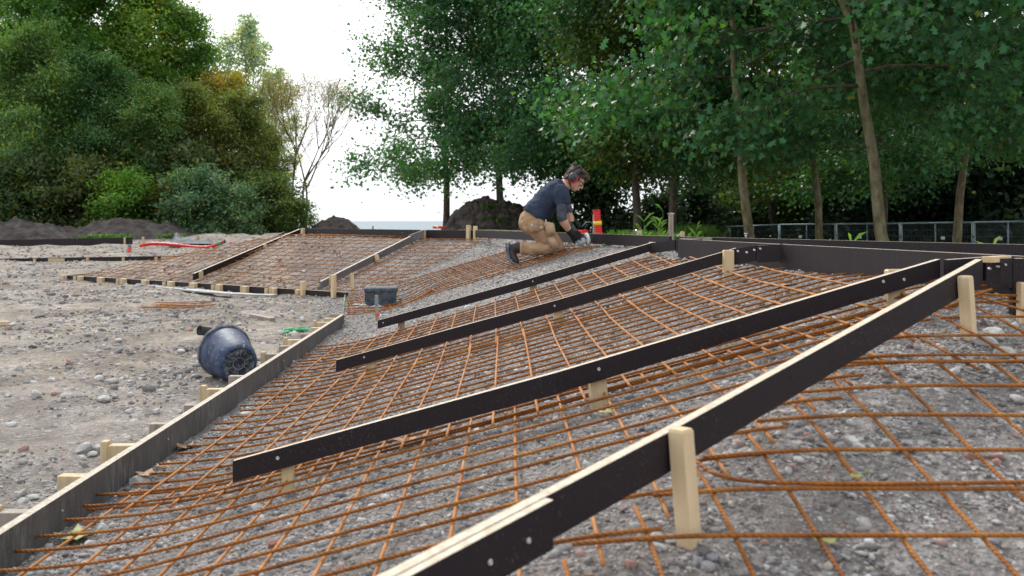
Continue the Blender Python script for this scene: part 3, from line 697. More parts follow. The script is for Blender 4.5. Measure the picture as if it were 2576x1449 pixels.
peg('short peg with a red foot under a grey cap beyond the gravel on the left', Vector((at(326,628,30).x,30,.05)), .22, .09, 'orange', (0,0), .11, 'galv')
peg('short red painted peg right of the red pipe end', Vector((at(582,622,31).x,31,.1)), .22, .085, 'orange')
peg('weathered grey stake with a splintered top standing behind the coping, right of the red pipe', Vector((1.667,10,.3)), .78, .045, 'wood_old')
m = MB(); m.ico((1.667,10,1.075), (.035,.03,.012), 1, None, .4, RS); build('frayed_top', m, M['wood_old'], bpy.data.objects['stake.%03d'%0] if False else [o for o in COL.objects if o.get('label','').startswith('weathered grey stake')][0])
peg('small pine peg behind the coping, left of the splintered stake', Vector((at(1608,585,11).x,11,.5)), .39, .05, 'wood')
peg('small pine peg behind the coping, right of the splintered stake', Vector((at(1717,588,10.5).x,10.5,.5)), .385, .04, 'wood')
peg('tiny peg poking up behind the far coping, left of the bare gap to the sea', Vector((at(938,572,19).x,19,.3)), .6, .03, 'wood_old')
peg('pair of thin pegs poking up behind the far coping by the short red pipe', Vector((at(1181,575,15.5).x,15.5,.3)), .62, .055, 'wood')
# upright red corrugated pipe + timber post
pz = Vector((at(1514,590,12.2).x, 12.2, .45)); T = thing('corrugated_pipe', 'red corrugated pipe with a yellow band standing upright behind the coping', 'pipe', pz)
PM = frame(pz, Vector((-.10,0,1)).normalized(), Vector((1,0,.10)).normalized()); hh = 1+29/F*12.2-.45; pr = [(.046,0)]
k = 0.
while k < hh-.02: pr += [(.049,k),(.049,k+.012),(.043,k+.016),(.043,k+.024)]; k += .028
m = MB(); m.lathe(pr+[(.049,hh-.01),(.049,hh),(.042,hh),(.042,hh-.2),(0,hh-.2)], 24, PM); build('pipe_wall', m, M['red'], T, True)
m = MB(); m.lathe([(.049,hh-.20),(.0525,hh-.20),(.0525,hh-.145),(.049,hh-.145)], 24, PM); build('band', m, M['yellow'], T, True)
pz = Vector((at(1497.5,590,12.3).x, 12.3, .4)); hh = 1+16/F*12.3-.4; T = thing('post', 'round pale timber post standing beside the upright red pipe', 'post', pz)
m = MB(); m.lathe([(.032,0),(.032,hh-.006),(.028,hh),(0,hh+.001)], 16, Matrix.Translation(pz)); build('shaft', m, M['wood_old'], T, True)
m = MB(); a0 = at(1464,571,12.3); a1 = at(1490,561,12.3); m.tube([a0, a0.lerp(a1,.3)+Vector((0,0,.035)), a0.lerp(a1,.65)+Vector((0,0,.035)), a1], .006, 6); 
tag(build('cable_loop', m, M['galv'], None, True, a0), 'thin pale cable arching to the timber post', 'cable')
m = MB(); m.tube([at(1447,588,11.4), at(1461,585.5,11.5), at(1475,585,11.6)], .035, 10); tag(build('pipe', m, M['red'], None, True, at(1447,588,11.4)), 'short dark ended red pipe lying behind the coping at the worker hands', 'pipe')
pc = at(1090,572.5,22); T = thing('pipe', 'short red pipe with a yellow band lying in front of the distant tree trunk', 'pipe', pc)
m = MB(); m.tube([at(1089,571.5,22), at(1104,571.8,22), at(1119,573,22)], .03, 12); build('pipe_wall', m, M['red'], T, True)
m = MB(); m.tube([at(1099,571.6,22), at(1103.5,571.8,22)], .033, 12); build('band', m, M['yellow'], T, True)
LPp = [(352,619),(362,615.5),(389,612.5),(440,616),(491,622),(520,622.5),(537,619),(548,614),(566,607.5)]
T = thing('pipe', 'long bent red pipe with a green sleeve lying far back on the left', 'pipe', at(362,620,33))
pts = [at(u, v, 33) for u, v in LPp]
for _ in range(2): pts = [pts[0]]+[q for i in range(len(pts)-1) for q in (pts[i]*.75+pts[i+1]*.25, pts[i]*.25+pts[i+1]*.75)]+[pts[-1]]
m = MB(); m.tube(pts, .057, 12, False); build('pipe_wall', m, M['red'], T, True)
m = MB(); m.tube([at(547,614.6,32.99), at(552,612.6,32.99), at(558,610.4,32.99)], .068, 12); build('sleeve', m, M['green'], T, True)
m = MB(); m.tube([at(564,608,33), at(566.5,607.2,33)], .06, 12); build('dark_mouth', m, M['soil'], T, True)
# black sheet crumpled behind the pipe
n = 36; V = []; fl = []
for i in range(n):
    for k in range(n):
        V.append((i/(n-1), k/(n-1)))
V = np.array(V); ux = 424+V[:,0]*118; yy = 34.6+V[:,1]*4
X = (ux-U0)/F*yy; h0 = .16+.22*(vn(V[:,0]*5,V[:,1]*4,77)+.3)+.1*vn(V[:,0]*13,V[:,1]*11,78)+.28*np.exp(-((V[:,0]-.18)**2+(V[:,1]-.3)**2)/.012)
e = np.minimum(np.minimum(V[:,0],1-V[:,0]), np.minimum(V[:,1],1-V[:,1])); Z = np.maximum(.06, h0*np.clip(e*7,0,1))*(1-.3*V[:,0]); 
for i in range(n-1):
    for k in range(n-1): fl += [i*n+k, (i+1)*n+k, (i+1)*n+k+1, i*n+k+1]
tag(npmesh('plastic_sheet', np.stack([X,yy,Z+.13],1), fl, 4, M['tarp'], None, True, (X.mean(),36,0)), 'crumpled black plastic sheet behind the long red pipe', 'plastic sheet')
# grey strip along the border
q = [on(342,718.5), on(400,727), on(480,736), on(560,743), on(640,747), on(684,748)]; m = MB(); vs = []
for i, p in enumerate(q): wv = .05+.12*math.sin(PI*min(1,(i+.5)/3.2)); vs += [(p.x,p.y,p.z+.03),(p.x+.05,p.y+wv*1.9,p.z+.036),(p.x+.05,p.y+wv*1.9,p.z+.022),(p.x,p.y,p.z+.012)]
for i in range(5):
    for k in range(4): m.f.append((i*4+k, i*4+(k+1)%4, i*4+4+(k+1)%4, i*4+4+k))
m.v = [tuple(v) for v in vs]; m.f += [(0,1,2,3),(23,22,21,20)]
tag(build('board_offcut', m, M['sheet'], None, False, q[2]), 'long thin grey board lying on the mud along the far bank border', 'board')
a, b = on(633,803), on(686,812); m = MB(); c = (a+b)/2; d_ = b-a; m.box((c.x,c.y,c.z+.03), d_.length, .055,.045, math.atan2(d_.y,d_.x), (.05,.02), .003)
tag(build('wood_offcut', m, M['wood_old'], None, False, c), 'dirty timber offcut lying on the mud behind the bucket', 'wood offcut')
c = on(4,820); m = MB(); m.box((c.x-.05,c.y,c.z+.025), .26,.05,.04,.1,(0,0),.003); tag(build('wood_offcut', m, M['wood'], None, False, c), 'clean pine offcut lying on the mud at the left edge', 'wood offcut')
c = on(395,0+776)
# green strings
def scribble(label, c, rx, ry, n, seed, r=.003, h=.03):
    rs = random.Random(seed); P = []
    for i in range(n): P.append((c.x+rx*math.sin(i*1.7+rs.uniform(-.5,.5))*rs.uniform(.3,1), c.y+ry*math.cos(i*2.3)*rs.uniform(.3,1), c.z+.012+rs.uniform(0,h)))
    for _ in range(2): P = [q for i in range(len(P)-1) for q in (tuple(np.array(P[i])*.75+np.array(P[i+1])*.25), tuple(np.array(P[i])*.25+np.array(P[i+1])*.75))]
    m = MB(); m.tube(P, r, 5); return tag(build('string', m, M['string'], None, True, c), label, 'string')
scribble('tangle of bright green string on the mud behind the toe board blocks', on(748,840), .19, .16, 40, 3, .004, .05)
scribble('scrap of green string beside the cutting tool under the coping', on(1527,622), .08, .10, 14, 4, .005)
m = MB(); m.tube([lerp(LP,1)+Vector((-.01,0,.0)), at(866,757,11.4), at(868,741,11.9)], .0035, 5); tag(build('string_line', m, M['string'], None, True, lerp(LP,1)), 'taut green string line from the toe board end to the far bank corner', 'string')
m = MB(); p = lerp(C1, s_at(C1, 965)); nl = at(957,776,8.2)
def nail(label, a, b, r=.003, mt='steel'):
    m = MB(); m.tube([a,b], r, 6); e_ = (b-a).normalized(); m.tube([b-e_*.004, b+e_*.002], r*2.2, 8); tag(build('nail', m, M[mt], None, True, a), label, 'nail')
nail('bent nail standing on the lower end of the uppermost middle rail', at(962,804,8.24), at(958,793,8.22))
nail('long nail standing upright on the rear deck board near the fence', at(2797/1.98/1.4907+0*1+849,601,7.0) if False else at(1876,600,7.0), at(1876,587,7.0), .006)
nail('slanted nail on the coping by the small peg left of the splintered stake', at(1611,592,9.6), at(1600,580,9.55), .006)

# ------------------------------------------------------------------ soil heaps
HG = None
soil_lump('soil_heap', 'big dark soil heap with sprouting weeds behind the kneeling worker', 'soil heap', (at(1236,575,38).x,38,.15), (2.5,2.2), 2.5, M['soil'], 3, 90, ex=1, peak=1.0, nz=.24)
soil_lump('soil_heap', 'lower dark soil heap to the right of the big heap, half behind the worker', 'soil heap', (at(1370,575,36).x,36,.0), (2.4,1.8), 1.75, M['soil'], 9, 60, peak=1.1, nz=.22)
soil_lump('soil_heap', 'small pointed dark soil heap in the gap in front of the sea', 'soil heap', (at(840,575,56).x,56,0), (2.1,1.8), 1.58, M['soil'], 5, 60, peak=.95, nz=.16)
soil_lump('soil_heap', 'low dark soil patch right of the small pointed heap', 'soil heap', (at(928,575,50).x,50,0), (1.1,1.0), .66, M['soil'], 15, 24, peak=1.2, nz=.12)
soil_lump('soil_heap', 'long dark soil ridge at the left edge under the trees', 'soil heap', (at(40,575,52).x,52,0), (4.6,2.6), .86, M['soil2'], 6, 70, peak=3.0, nz=.3)
soil_lump('soil_heap', 'long low dark soil ridge on the left with green weeds at its foot', 'soil heap', (at(325,575,53).x,53,0), (4.5,2.5), 1.20, M['soil2'], 7, 70, peak=1.6, nz=.2)

# ------------------------------------------------------------------ fence
fx = [2815,2632,2449,2266,2104,1961,1836,1721,1618,1530]; fy = [24,27,30,33.3,36.7,40.1,43.5,47,50.5,54]; ft = [553,556.5,559.2,562,563.5,564.8,570.4,572,573.3,574.5]
sides = ['at the right edge of the view','second from the right edge','with the trunk of the thick leaning tree before it','left of the thick leaning tree trunk','between the two leaning tree trunks','right of the slim leaning tree trunk','behind the slim leaning tree trunk','left of the slim leaning tree trunk','farthest to the left']
proto = None
for i in range(9):
    a, b = Vector((at(fx[i],0,fy[i]).x, fy[i], at(0,ft[i],fy[i]).z)), Vector((at(fx[i+1],0,fy[i+1]).x, fy[i+1], at(0,ft[i+1],fy[i+1]).z))
    T = thing('fence_panel', 'grey wire mesh site fence panel '+sides[i], 'fence', (a.x,a.y,a.z-2), 'site fence panels in front of the wood')
    d_ = (b-a); a = a+d_*.012; b = b-d_*.012; m = MB(); lo = Vector((0,0,-1.95)); r = .032
    m.tube([a+lo,a],r,8); m.tube([b+lo,b],r,8); m.tube([a,b],r*.9,8); m.tube([a+lo*.93,b+lo*.93],r*.9,8); mid = a.lerp(b,.5); m.tube([mid+lo*.93,mid],r*.62,6); build('frame', m, M['galv'], T, True)
    m = MB()
    for k in range(1,46): p = a.lerp(b,k/46); m.tube([p+lo*.93,p],.004,3,False)
    for k in range(1,9): z = lo*(.93*k/9+.02); m.tube([a+z,b+z],.006,3,False)
    build('wire_infill', m, M['wire'], T)
    if i in (1,2,3,4):
        p = a.lerp(b,.62 if i != 2 else .4); d2 = d_.normalized(); m = MB(); m.box((p.x-d2.y*.0-.03*0, p.y-.03, p.z-.50), .17, .012, .10, math.atan2(d2.y,d2.x)); build('sign_plate', m, M['sign'], T)
    m = MB(); m.box((a.x,a.y,a.z-1.98), .6,.22,.14, .6,(0,0),.02); build('foot_block', m, M['sheet'], T)
    m = MB(); m.box((b.x,b.y,b.z-.45),.09,.05,.05,.6); build('clamp', m, M['rust_dark'], T)
# ------------------------------------------------------------------ trees
LOBED = np.array([(0,-.5),(.34,-.36),(.2,-.12),(.5,.1),(.2,.16),(0,.55),(-.2,.16),(-.5,.1),(-.2,-.12),(-.34,-.36)])
OVAL = np.array([(0,-.5),(.24,-.1),(.17,.28),(0,.5),(-.17,.28),(-.24,-.1)])
BLADE = np.array([(0,-.5),(.11,0),(0,.5),(-.11,0)])
def leaf_mesh(name, C, S, mat, parent, outl, rng, upb=.5, cen=None, fold=.35, smooth=False):
    N = len(C); k = len(outl)
    nrm = rng.normal(size=(N,3)); nrm /= np.linalg.norm(nrm,axis=1)[:,None]; nrm[:,2] += upb
    if cen is not None: o = C-cen; o /= np.linalg.norm(o,axis=1)[:,None]+1e-6; nrm += o*.5
    nrm /= np.linalg.norm(nrm,axis=1)[:,None]
    t = rng.normal(size=(N,3)); t -= nrm*(t*nrm).sum(1)[:,None]; t /= np.linalg.norm(t,axis=1)[:,None]; b = np.cross(nrm,t)
    V = C[:,None,:]+S[:,None,None]*(t[:,None,:]*outl[None,:,0,None]+b[:,None,:]*outl[None,:,1,None]-nrm[:,None,:]*(np.abs(outl[None,:,0,None])*fold))
    return npmesh(name, V.reshape(-1,3), np.arange(N*k), k, mat, parent, smooth)
def crooked(p0, d, L, n, curl, rs, bend=0):
    P = [Vector(p0)]; d = Vector(d).normalized()
    for i in range(n):
        d = (d+Vector((rs.gauss(0,curl), rs.gauss(0,curl), rs.gauss(0,curl)+bend))).normalized(); P.append(P[-1]+d*L/n)
    return P
def make_tree(name, seed, h, cb, rad, prof, nlimb, nsub, nleaf, lsize, outl, trunk_r=.14, sig=.42, bark='bark', lean=(0,0), droop=0, el=(5,60), loc=(0,0,0), label='', cat='tree', group=None, inner=.35, color=(.06,.1,.03), flat=.75, twig=True, upb=.5, stems=1, zmin=0, keep=.2):
    rs = random.Random(seed); rng = np.random.default_rng(seed); loc = Vector(loc)
    T = thing(name, label, cat, loc, group); tr = MB(); br = MB(); cl = []
    for st in range(stems):
        off = Vector((rs.uniform(-1,1), rs.uniform(-1,1), 0))*(rad*.3 if stems > 1 else 0)
        n = 9; P = [loc+off+Vector((lean[0]*(i/n)**.7*h+rs.gauss(0,.05)*min(i,3), lean[1]*i/n*h+rs.gauss(0,.05)*min(i,3), h*.95*i/n-(.25 if i == 0 else 0))) for i in range(n+1)]
        tr.tube(P, [trunk_r*(1.25 if i == 0 else 1)*(1-i/n*.85) for i in range(n+1)], 9)
        ga = rs.uniform(0,6)
        for i in range(nlimb//stems):
            t = (i+.5)/(nlimb//stems); z = cb+(h*.97-cb)*t; L = rad*prof(t)*rs.uniform(.62,1.2); ga += 2.4+rs.uniform(-.4,.4)
            s = (z/(h*.95))*n; k = min(int(s), n-1); p0 = P[k].lerp(P[k+1], s-k); e = math.radians(el[0]+(el[1]-el[0])*t+rs.uniform(-10,10))
            d = Vector((math.cos(ga)*math.cos(e), math.sin(ga)*math.cos(e), math.sin(e)))
            LP_ = crooked(p0, d, L, 6, .14, rs, -droop*(1-t)); r0 = trunk_r*.30*(1-t*.6)
            if LP_[-1].z-loc.z < zmin: continue
            br.tube(LP_, [max(.009, r0*(1-q/6.5)) for q in range(7)], 5, False)
            for jn in range(nsub):
                u = inner+(1-inner)*(jn+rs.random())/nsub; q = min(int(u*6),5); p1 = LP_[q].lerp(LP_[q+1], u*6-q); dd = (LP_[q+1]-LP_[q]).normalized()
                d2 = (dd+Vector((rs.gauss(0,.75), rs.gauss(0,.75), rs.gauss(0,.5)-droop*1.6*(1-t)))).normalized(); l2 = L*rs.uniform(.18,.38)*(1.15-u*.5)+.2
                SP = crooked(p1, d2, l2, 3, .2, rs, -droop*.8)
                if twig: br.tube(SP, [.013,.010,.007,.005], 4, False)
                cl += [SP[1].lerp(SP[2],.5), SP[3]]
            cl.append(LP_[-1])
    build('trunk', tr, M[bark], T, True); build('branches', br, M['bark'], T, True)
    cl = np.array([tuple(c) for c in cl]); cl = cl[(cl[:,2]-loc.z > zmin)|(rng.random(len(cl)) < keep)]; w_ = rng.uniform(.4,1.4,len(cl)); w_ /= w_.sum()
    ci = rng.choice(len(cl), nleaf, p=w_); C = cl[ci]+rng.normal(size=(nleaf,3))*np.array([sig,sig,sig*flat])*rng.uniform(.3,1.25,(nleaf,1))
    gz = loc.z+.02; C[:,2] = np.maximum(C[:,2], gz+rng.uniform(0,.3,nleaf))
    S = lsize*rng.uniform(.6,1.25,nleaf)
    o = leaf_mesh('crown', C, S, M['leaf'], T, outl, rng, upb, np.array(loc+Vector((0,0,h*.5))))
    o.color = (*color, 1); return T
def copy_tree(src, loc, label, scale=1.0, rz=0, color=None, group=None, cat=None, sz=None):
    t = src.copy(); COL.objects.link(t); t.location = loc; t.rotation_euler = (0,0,rz); t.scale = (scale,scale,sz or scale); t['label'] = label
    if group: t['group'] = group
    if cat: t['category'] = cat
    for ch in list(src.children):
        c = ch.copy(); COL.objects.link(c); c.parent = t
        if color and c.name.startswith('crown'): c.color = (*color, 1)
    return t
dome = lambda t: (.80+.2*min(1,t*4))*math.sqrt(max(.02,1-(max(0,t-.15)/.86)**2))
roundp = lambda t: math.sqrt(max(.06, 1-(2*t-.85)**2/1.4))
cone = lambda t: .35+.65*(1-t)
GP = 'broad leaved trees in the row on the right'
def gz(x,y): return Gz(x,y)
def X_(u,Y): return (u-U0)/F*Y
TEAL = (.058,.148,.072); TEAL2 = (.054,.134,.066); OLIVE = (.095,.14,.036)
P1 = make_tree('plane_tree', 21, 13.5, 2.8, 4.05, dome, 46, 12, 39000, .155, LOBED, .16, .56, 'bark', (.0,0), .03, (0,62), (X_(1122,42),42,0), 'leafy tree with a thin straight trunk at the left end of the right hand row', 'tree', GP, color=TEAL, zmin=2.9, keep=.3)
P2 = make_tree('plane_tree', 22, 14.5, 3.0, 4.6, dome, 46, 12, 42000, .155, LOBED, .17, .56, 'bark', (.0,0), .03, (0,62), (X_(1258,40),40,0), 'leafy tree rising straight behind the big soil heap', 'tree', GP, color=TEAL2, zmin=3.1, keep=.3)
P3 = make_tree('plane_tree', 23, 12.5, 4.1, 4.4, dome, 32, 12, 25000, .165, LOBED, .135, .40, 'bark_pale', (-.09,0), .07, (-4,58), (X_(1912,24),24,-.6), 'big leafy tree with a slim leaning bare trunk in front of the site fence', 'tree', GP, color=TEAL, zmin=3.9, keep=.12)
P4 = make_tree('plane_tree', 24, 12.5, 3.3, 5.0, dome, 34, 12, 28000, .165, LOBED, .13, .38, 'bark_pale', (-.13,0), .09, (-4,58), (X_(2258,19),19,-.5), 'big leafy tree with the thickest leaning trunk, nearest on the right', 'tree', GP, color=TEAL, zmin=3.0, keep=.16)
copy_tree(P1, (X_(1402,37),37,0), 'leafy tree whose trunk rises directly behind the worker', .95, 2.1, TEAL2)
copy_tree(P2, (X_(1525,36),36,0), 'leafy tree whose trunk stands above the upright red pipe', .9, 4.0, TEAL)
copy_tree(P1, (X_(1603,31),31,-.2), 'leafy tree with its trunk behind the reeds, right of the red pipe', .92, 3.3, TEAL)
copy_tree(P2, (X_(1692,30),30,-.3), 'leafy tree with a dark trunk behind the splintered stake', .85, 1.0, OLIVE)
copy_tree(P1, (X_(1945,46),46,-1.1), 'leafy tree standing behind the fence right of the slim leaning trunk', 1.0, 5.0, OLIVE)
copy_tree(P2, (X_(2222,37),37,-1.1), 'leafy tree behind the fence beside the thickest leaning trunk', .95, 2.6, TEAL2)
copy_tree(P3, (X_(2572,23),23,-.9), 'leafy tree whose trunk is cut by the right edge of the view', 1.0, 2.0, TEAL2)
copy_tree(P4, (X_(2760,15),15.5,-.6), 'leafy tree outside the right edge with branches hanging into view', .85, 2.4, TEAL)
copy_tree(P3, (X_(2060,29),29,-.9), 'leafy tree between the two leaning trunks, its crown hiding its trunk', .95, 1.2, TEAL)
copy_tree(P3, (X_(2400,27),27,-.9), 'leafy tree with hanging branches between the thickest trunk and the right edge', 1., 3.9, TEAL2)
# the wood behind the fence: near-black leaf colours stand in for deep canopy shade
SHADE_GREEN = (.017,.036,.021); B1 = make_tree('dense_tree', 31, 9, .3, 4.4, roundp, 34, 7, 15000, .28, OVAL, .17, .62, 'bark', (0,0), .04, (-20,60), (X_(2050,55),55,-1.1), 'dark dense tree of the wood behind the fence, left of the others', 'tree', 'dark dense trees of the wood behind the fence', color=SHADE_GREEN, twig=False, inner=.2)
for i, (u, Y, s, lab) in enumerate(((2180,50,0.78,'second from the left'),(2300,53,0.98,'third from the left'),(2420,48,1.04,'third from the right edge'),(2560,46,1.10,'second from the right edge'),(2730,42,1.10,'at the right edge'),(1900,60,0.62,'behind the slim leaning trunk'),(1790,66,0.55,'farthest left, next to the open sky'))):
    copy_tree(B1, (X_(u,Y),Y,-1.1), 'dark dense tree of the wood behind the fence, '+lab, s, i*1.3, SHADE_GREEN if i%2 else (.02,.042,.018), 'dark dense trees of the wood behind the fence')
U1 = make_tree('shrub', 35, 2.6, .1, 1.9, roundp, 26, 6, 7000, .22, OVAL, .05, .42, 'bark', (0,0), 0, (0,80), (X_(1500,34),34,-.6), 'dark undergrowth shrub left of the upright red pipe, behind the worker', 'shrub', 'dark undergrowth shrubs under the right hand trees', color=(.026,.052,.026), twig=False, inner=.2, stems=3)  # undergrowth leaves darkened too, canopy shade put into their colour
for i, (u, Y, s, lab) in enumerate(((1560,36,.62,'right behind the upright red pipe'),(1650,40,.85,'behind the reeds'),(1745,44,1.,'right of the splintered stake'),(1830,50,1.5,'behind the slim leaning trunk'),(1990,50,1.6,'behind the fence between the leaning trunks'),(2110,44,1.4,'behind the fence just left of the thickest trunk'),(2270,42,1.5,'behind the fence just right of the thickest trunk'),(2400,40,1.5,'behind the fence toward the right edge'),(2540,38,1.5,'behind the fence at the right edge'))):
    copy_tree(U1, (X_(u,Y),Y,-1.0), 'dark undergrowth shrub '+lab, s, i*2.1, SHADE_GREEN)
# left wood
GL = 'trees of the mixed wood on the left'
L1 = make_tree('broadleaf_tree', 41, 21, 2.5, 6.0, dome, 46, 10, 46000, .29, OVAL, .26, .62, 'bark', (0,0), .03, (0,62), (X_(215,72),72,0), 'tallest dark green tree, left of centre in the left wood', 'tree', GL, color=(0.101,0.201,0.046), inner=.3)
L2 = make_tree('broadleaf_tree', 42, 12, .6, 4.2, roundp, 40, 9, 34000, .23, OVAL, .15, .52, 'bark', (0,0), .03, (-10,66), (X_(70,60),60,0), 'rounded grey green bushy tree at the left edge in front of the taller trees', 'tree', GL, color=(0.140,0.220,0.082), inner=.25)
copy_tree(L1, (X_(20,78),78,0), 'tall tree with sky showing through at the top left corner', 1.15, 1., (0.122,0.220,0.041))
copy_tree(L1, (X_(360,70),70,0), 'tall yellowish green tree at the right shoulder of the left wood', 1.0, 2.2, (0.159,0.237,0.041))
copy_tree(L1, (X_(455,69),69,0), 'green tree with an arching branch against the sky, right of the tallest trees', .76, 3.4, (0.116,0.206,0.049))
copy_tree(L1, (X_(300,74),74,0), 'tall dark tree between the tallest dark tree and the yellowish green one', 1.08, 4.1, (0.149,0.323,0.079))
copy_tree(L1, (X_(120,66),66,0), 'tall dark tree behind the rounded grey green bushy tree', .9, 5.2, (0.087,0.181,0.046))
copy_tree(L2, (X_(560,67),67,0), 'tree turning orange brown below the silvery willow', .86, 1.3, (0.303,0.220,0.037))
copy_tree(L2, (X_(255,61),61,0), 'dark bluish green bushy tree left of centre in the left wood', .87, 4.0, (0.087,0.170,0.071))
copy_tree(L2, (X_(395,60),60,0), 'grey green bushy tree in the middle of the left wood', .72, 2.0, (0.122,0.198,0.071))
copy_tree(L2, (X_(500,62),62,0), 'olive brown bushy tree right of the middle of the left wood', .74, 3.0, (.150,.175,.050))
copy_tree(L2, (X_(610,62),62,0), 'brownish bushy tree below the silvery willow', .70, 5.0, (.150,.175,.050))
copy_tree(L2, (X_(672,64),64,0), 'dark low bushy tree at the right end of the left wood', .50, .6, (0.110,0.150,0.049))
tall = lambda t: .18+.82*math.sin(PI*min(1,.25+.75*(1-t)))**.8*(1-t*.35)
W1 = make_tree('willow_tree', 43, 15.0, 1.5, 4.4, tall, 50, 9, 13000, .30, BLADE*np.array([1.7,1.1]), .16, .40, 'bark', (-.02,0), .0, (30,72), (X_(628,74),74,0), 'silvery grey willow with a feathery pointed top', 'tree', GL, color=(.44,.47,.44), twig=True, upb=.1)
copy_tree(W1, (X_(690,76),76,0), 'smaller silvery willow with ragged top left of the bare tree', .78, 2., (.42,.42,.34))
GB = 'bushes along the foot of the left wood'
Q1 = make_tree('bush', 51, 3.0, .1, 2.0, roundp, 34, 7, 8000, .22, OVAL, .05, .36, 'bark', (0,0), .0, (0,80), (X_(335,56),56,0), 'bright green bush behind the soil ridge', 'bush', GB, color=(0.136,0.251,0.048), twig=False, inner=.2, stems=3)
for i,(u,Y,s,c,lab) in enumerate(((520,55,1.05,(0.136,0.213,0.143),'blue grey willow bush at the foot of the wood'),(600,55,.8,(0.145,0.222,0.148),'lower blue grey willow bush right of the other one'),(420,56,.9,(0.119,0.126,0.040),'brown olive bush between the bright green bush and the blue grey ones'),(235,57,1.2,(0.115,0.134,0.054),'brownish green bush left of the bright green bush'),(90,57,1.25,(0.077,0.114,0.048),'dark bush behind the left soil ridge'),(-10,56,1.2,(0.081,0.122,0.048),'dark bush cut by the left edge'),(160,58,1.3,(0.093,0.122,0.058),'dusky green bush between the left soil ridges'),(690,57,.95,(0.098,0.134,0.038),'dark green bush at the foot of the bare tree'),(738,56,.6,(0.106,0.158,0.043),'small leafy bush under the bare tree, next to the small soil heap'),(645,58,1.05,(0.085,0.114,0.040),'dark bush behind the lower blue grey bush'),(330,60,1.5,(0.077,0.114,0.048),'tall dark bush behind the bright green bush'),(470,60,1.5,(0.085,0.111,0.049),'tall dark bush behind the blue grey willow bush'),(570,60,1.4,(0.098,0.108,0.040),'tall olive bush behind the blue grey bushes'))):
    copy_tree(Q1, (X_(u,Y),Y,-.1), lab, s, i*1.9, c)
# bare tree
def bare(label, loc, h, seed, col_, spread=.5, r0=.13):
    rs = random.Random(seed); rng = np.random.default_rng(seed); loc = Vector(loc); T = thing('bare_tree', label, 'tree', loc, GL)
    tr, br, tips = MB(), MB(), []
    def rec(p, d, L, r, lv):
        P = crooked(p, d, L, 4, .07, rs, .05 if lv else 0); (tr if lv < 2 else br).tube(P, [r*(1-.14*i) for i in range(5)], 7 if lv < 2 else 4, False)
        if lv >= 5: tips.extend([P[2],P[4]]); return
        k = 3 if lv in (1,2,3,4) else 2
        for i in range(k):
            a = rs.uniform(0,2*PI); sp = spread*rs.uniform(.55,1.25)
            e = (P[4]-P[3]).normalized(); s1 = e.cross(Vector((0,0,1)) if abs(e.z) < .95 else Vector((1,0,0))).normalized(); s2 = e.cross(s1)
            d2 = (e+(s1*math.cos(a)+s2*math.sin(a))*sp+Vector((0,0,.12))).normalized()
            rec(P[4] if i else P[4], d2, L*rs.uniform(.62,.86), r*.58, lv+1)
            if lv >= 1 and rs.random() < .35: rec(P[2], (d2*.8+Vector((rs.gauss(0,.5),rs.gauss(0,.5),.1))).normalized(), L*.55, r*.4, min(lv+2,5))
    for dx, a, f in ((0,.02,1.),(.15,.28,.92),(-.3,-.10,.85)):
        rec(loc+Vector((dx,0,-.2)), Vector((a,rs.uniform(-.1,.1),1)).normalized(), h*.28*f, r0*f, 0)
    build('trunk', tr, M['bark_willow'], T, True); build('branches', br, M['bark_willow'], T, True)
    C = np.array([tuple(t) for t in tips]); ii = rng.integers(0,len(C),9000); C = C[ii]+rng.normal(size=(9000,3))*.24
    o = leaf_mesh('crown', C, rng.uniform(.08,.15,9000), M['leaf'], T, BLADE*np.array([1.6,1]), rng, .1); o.color = (*col_,1)
bare('nearly bare tree with spreading branches at the right end of the left wood', (X_(758,64),64,0), 13.4, 8, (.30,.20,.11), .46)
# weeds, grass, reeds
def tuft(name, label, cat, areas, n, L, col_, kind='stuff', seed=3, grp=None, wid=.10, bend=.5):
    rng = np.random.default_rng(seed); Vs, k = [], 0; base = []
    for (x0,x1,y0,y1,wt,h) in areas:
        m = int(n*wt); x = np.clip(rng.normal((x0+x1)/2,(x1-x0)/4.2,m),x0-.3,x1+.3); y = rng.uniform(y0,y1,m); kk = vn(x*1.6,y*1.6,seed)+vn(x*4,y*4,seed+2)*.6 > -.12; x, y = x[kk], y[kk]; m = len(x); base.append(np.stack([x,y,(h if h is not None else GG(x,y))*np.ones(m)],1))
    Bp = np.concatenate(base); N = len(Bp); az = rng.uniform(0,2*PI,N); ln = L*rng.uniform(.4,1.2,N); hd_ = np.stack([np.cos(az),np.sin(az),0*az],1); sd_ = np.stack([-np.sin(az),np.cos(az),0*az],1)
    t = np.array([0,.4,.75,1.]); wv = np.array([1,.9,.55,.05])*wid
    P = Bp[:,None,:]+hd_[:,None,:]*(ln[:,None]*t**2*bend*rng.uniform(.3,1.4,(N,1)))[:,:,None]+np.array([0,0,1.])*(ln[:,None]*(t-.25*t**3*bend))[:,:,None]
    Lq = P-sd_[:,None,:]*(ln[:,None]*wv)[:,:,None]*.5; Rq = P+sd_[:,None,:]*(ln[:,None]*wv)[:,:,None]*.5
    V = np.concatenate([Lq,Rq],1).reshape(-1,3); f = []
    q = np.array([[0,4,5,1],[1,5,6,2],[2,6,7,3]]); F_ = (np.arange(N)[:,None,None]*8+q[None]).reshape(-1)
    o = npmesh(name, V, F_, 4, M['grass'], None, True, Bp.mean(0)); o.color = (*col_,1); return tag(o, label, cat, grp, kind)
tuft('weeds', 'low green weeds growing at the foot of the left soil ridges', 'weeds', [(X_(215,47.5),X_(320,47.5),46.5,48.5,.45,.12),(X_(405,47),X_(460,47),46.5,48,.2,.15)], 1500, .28, (.085,.17,.04), seed=5, wid=.3, bend=.9)
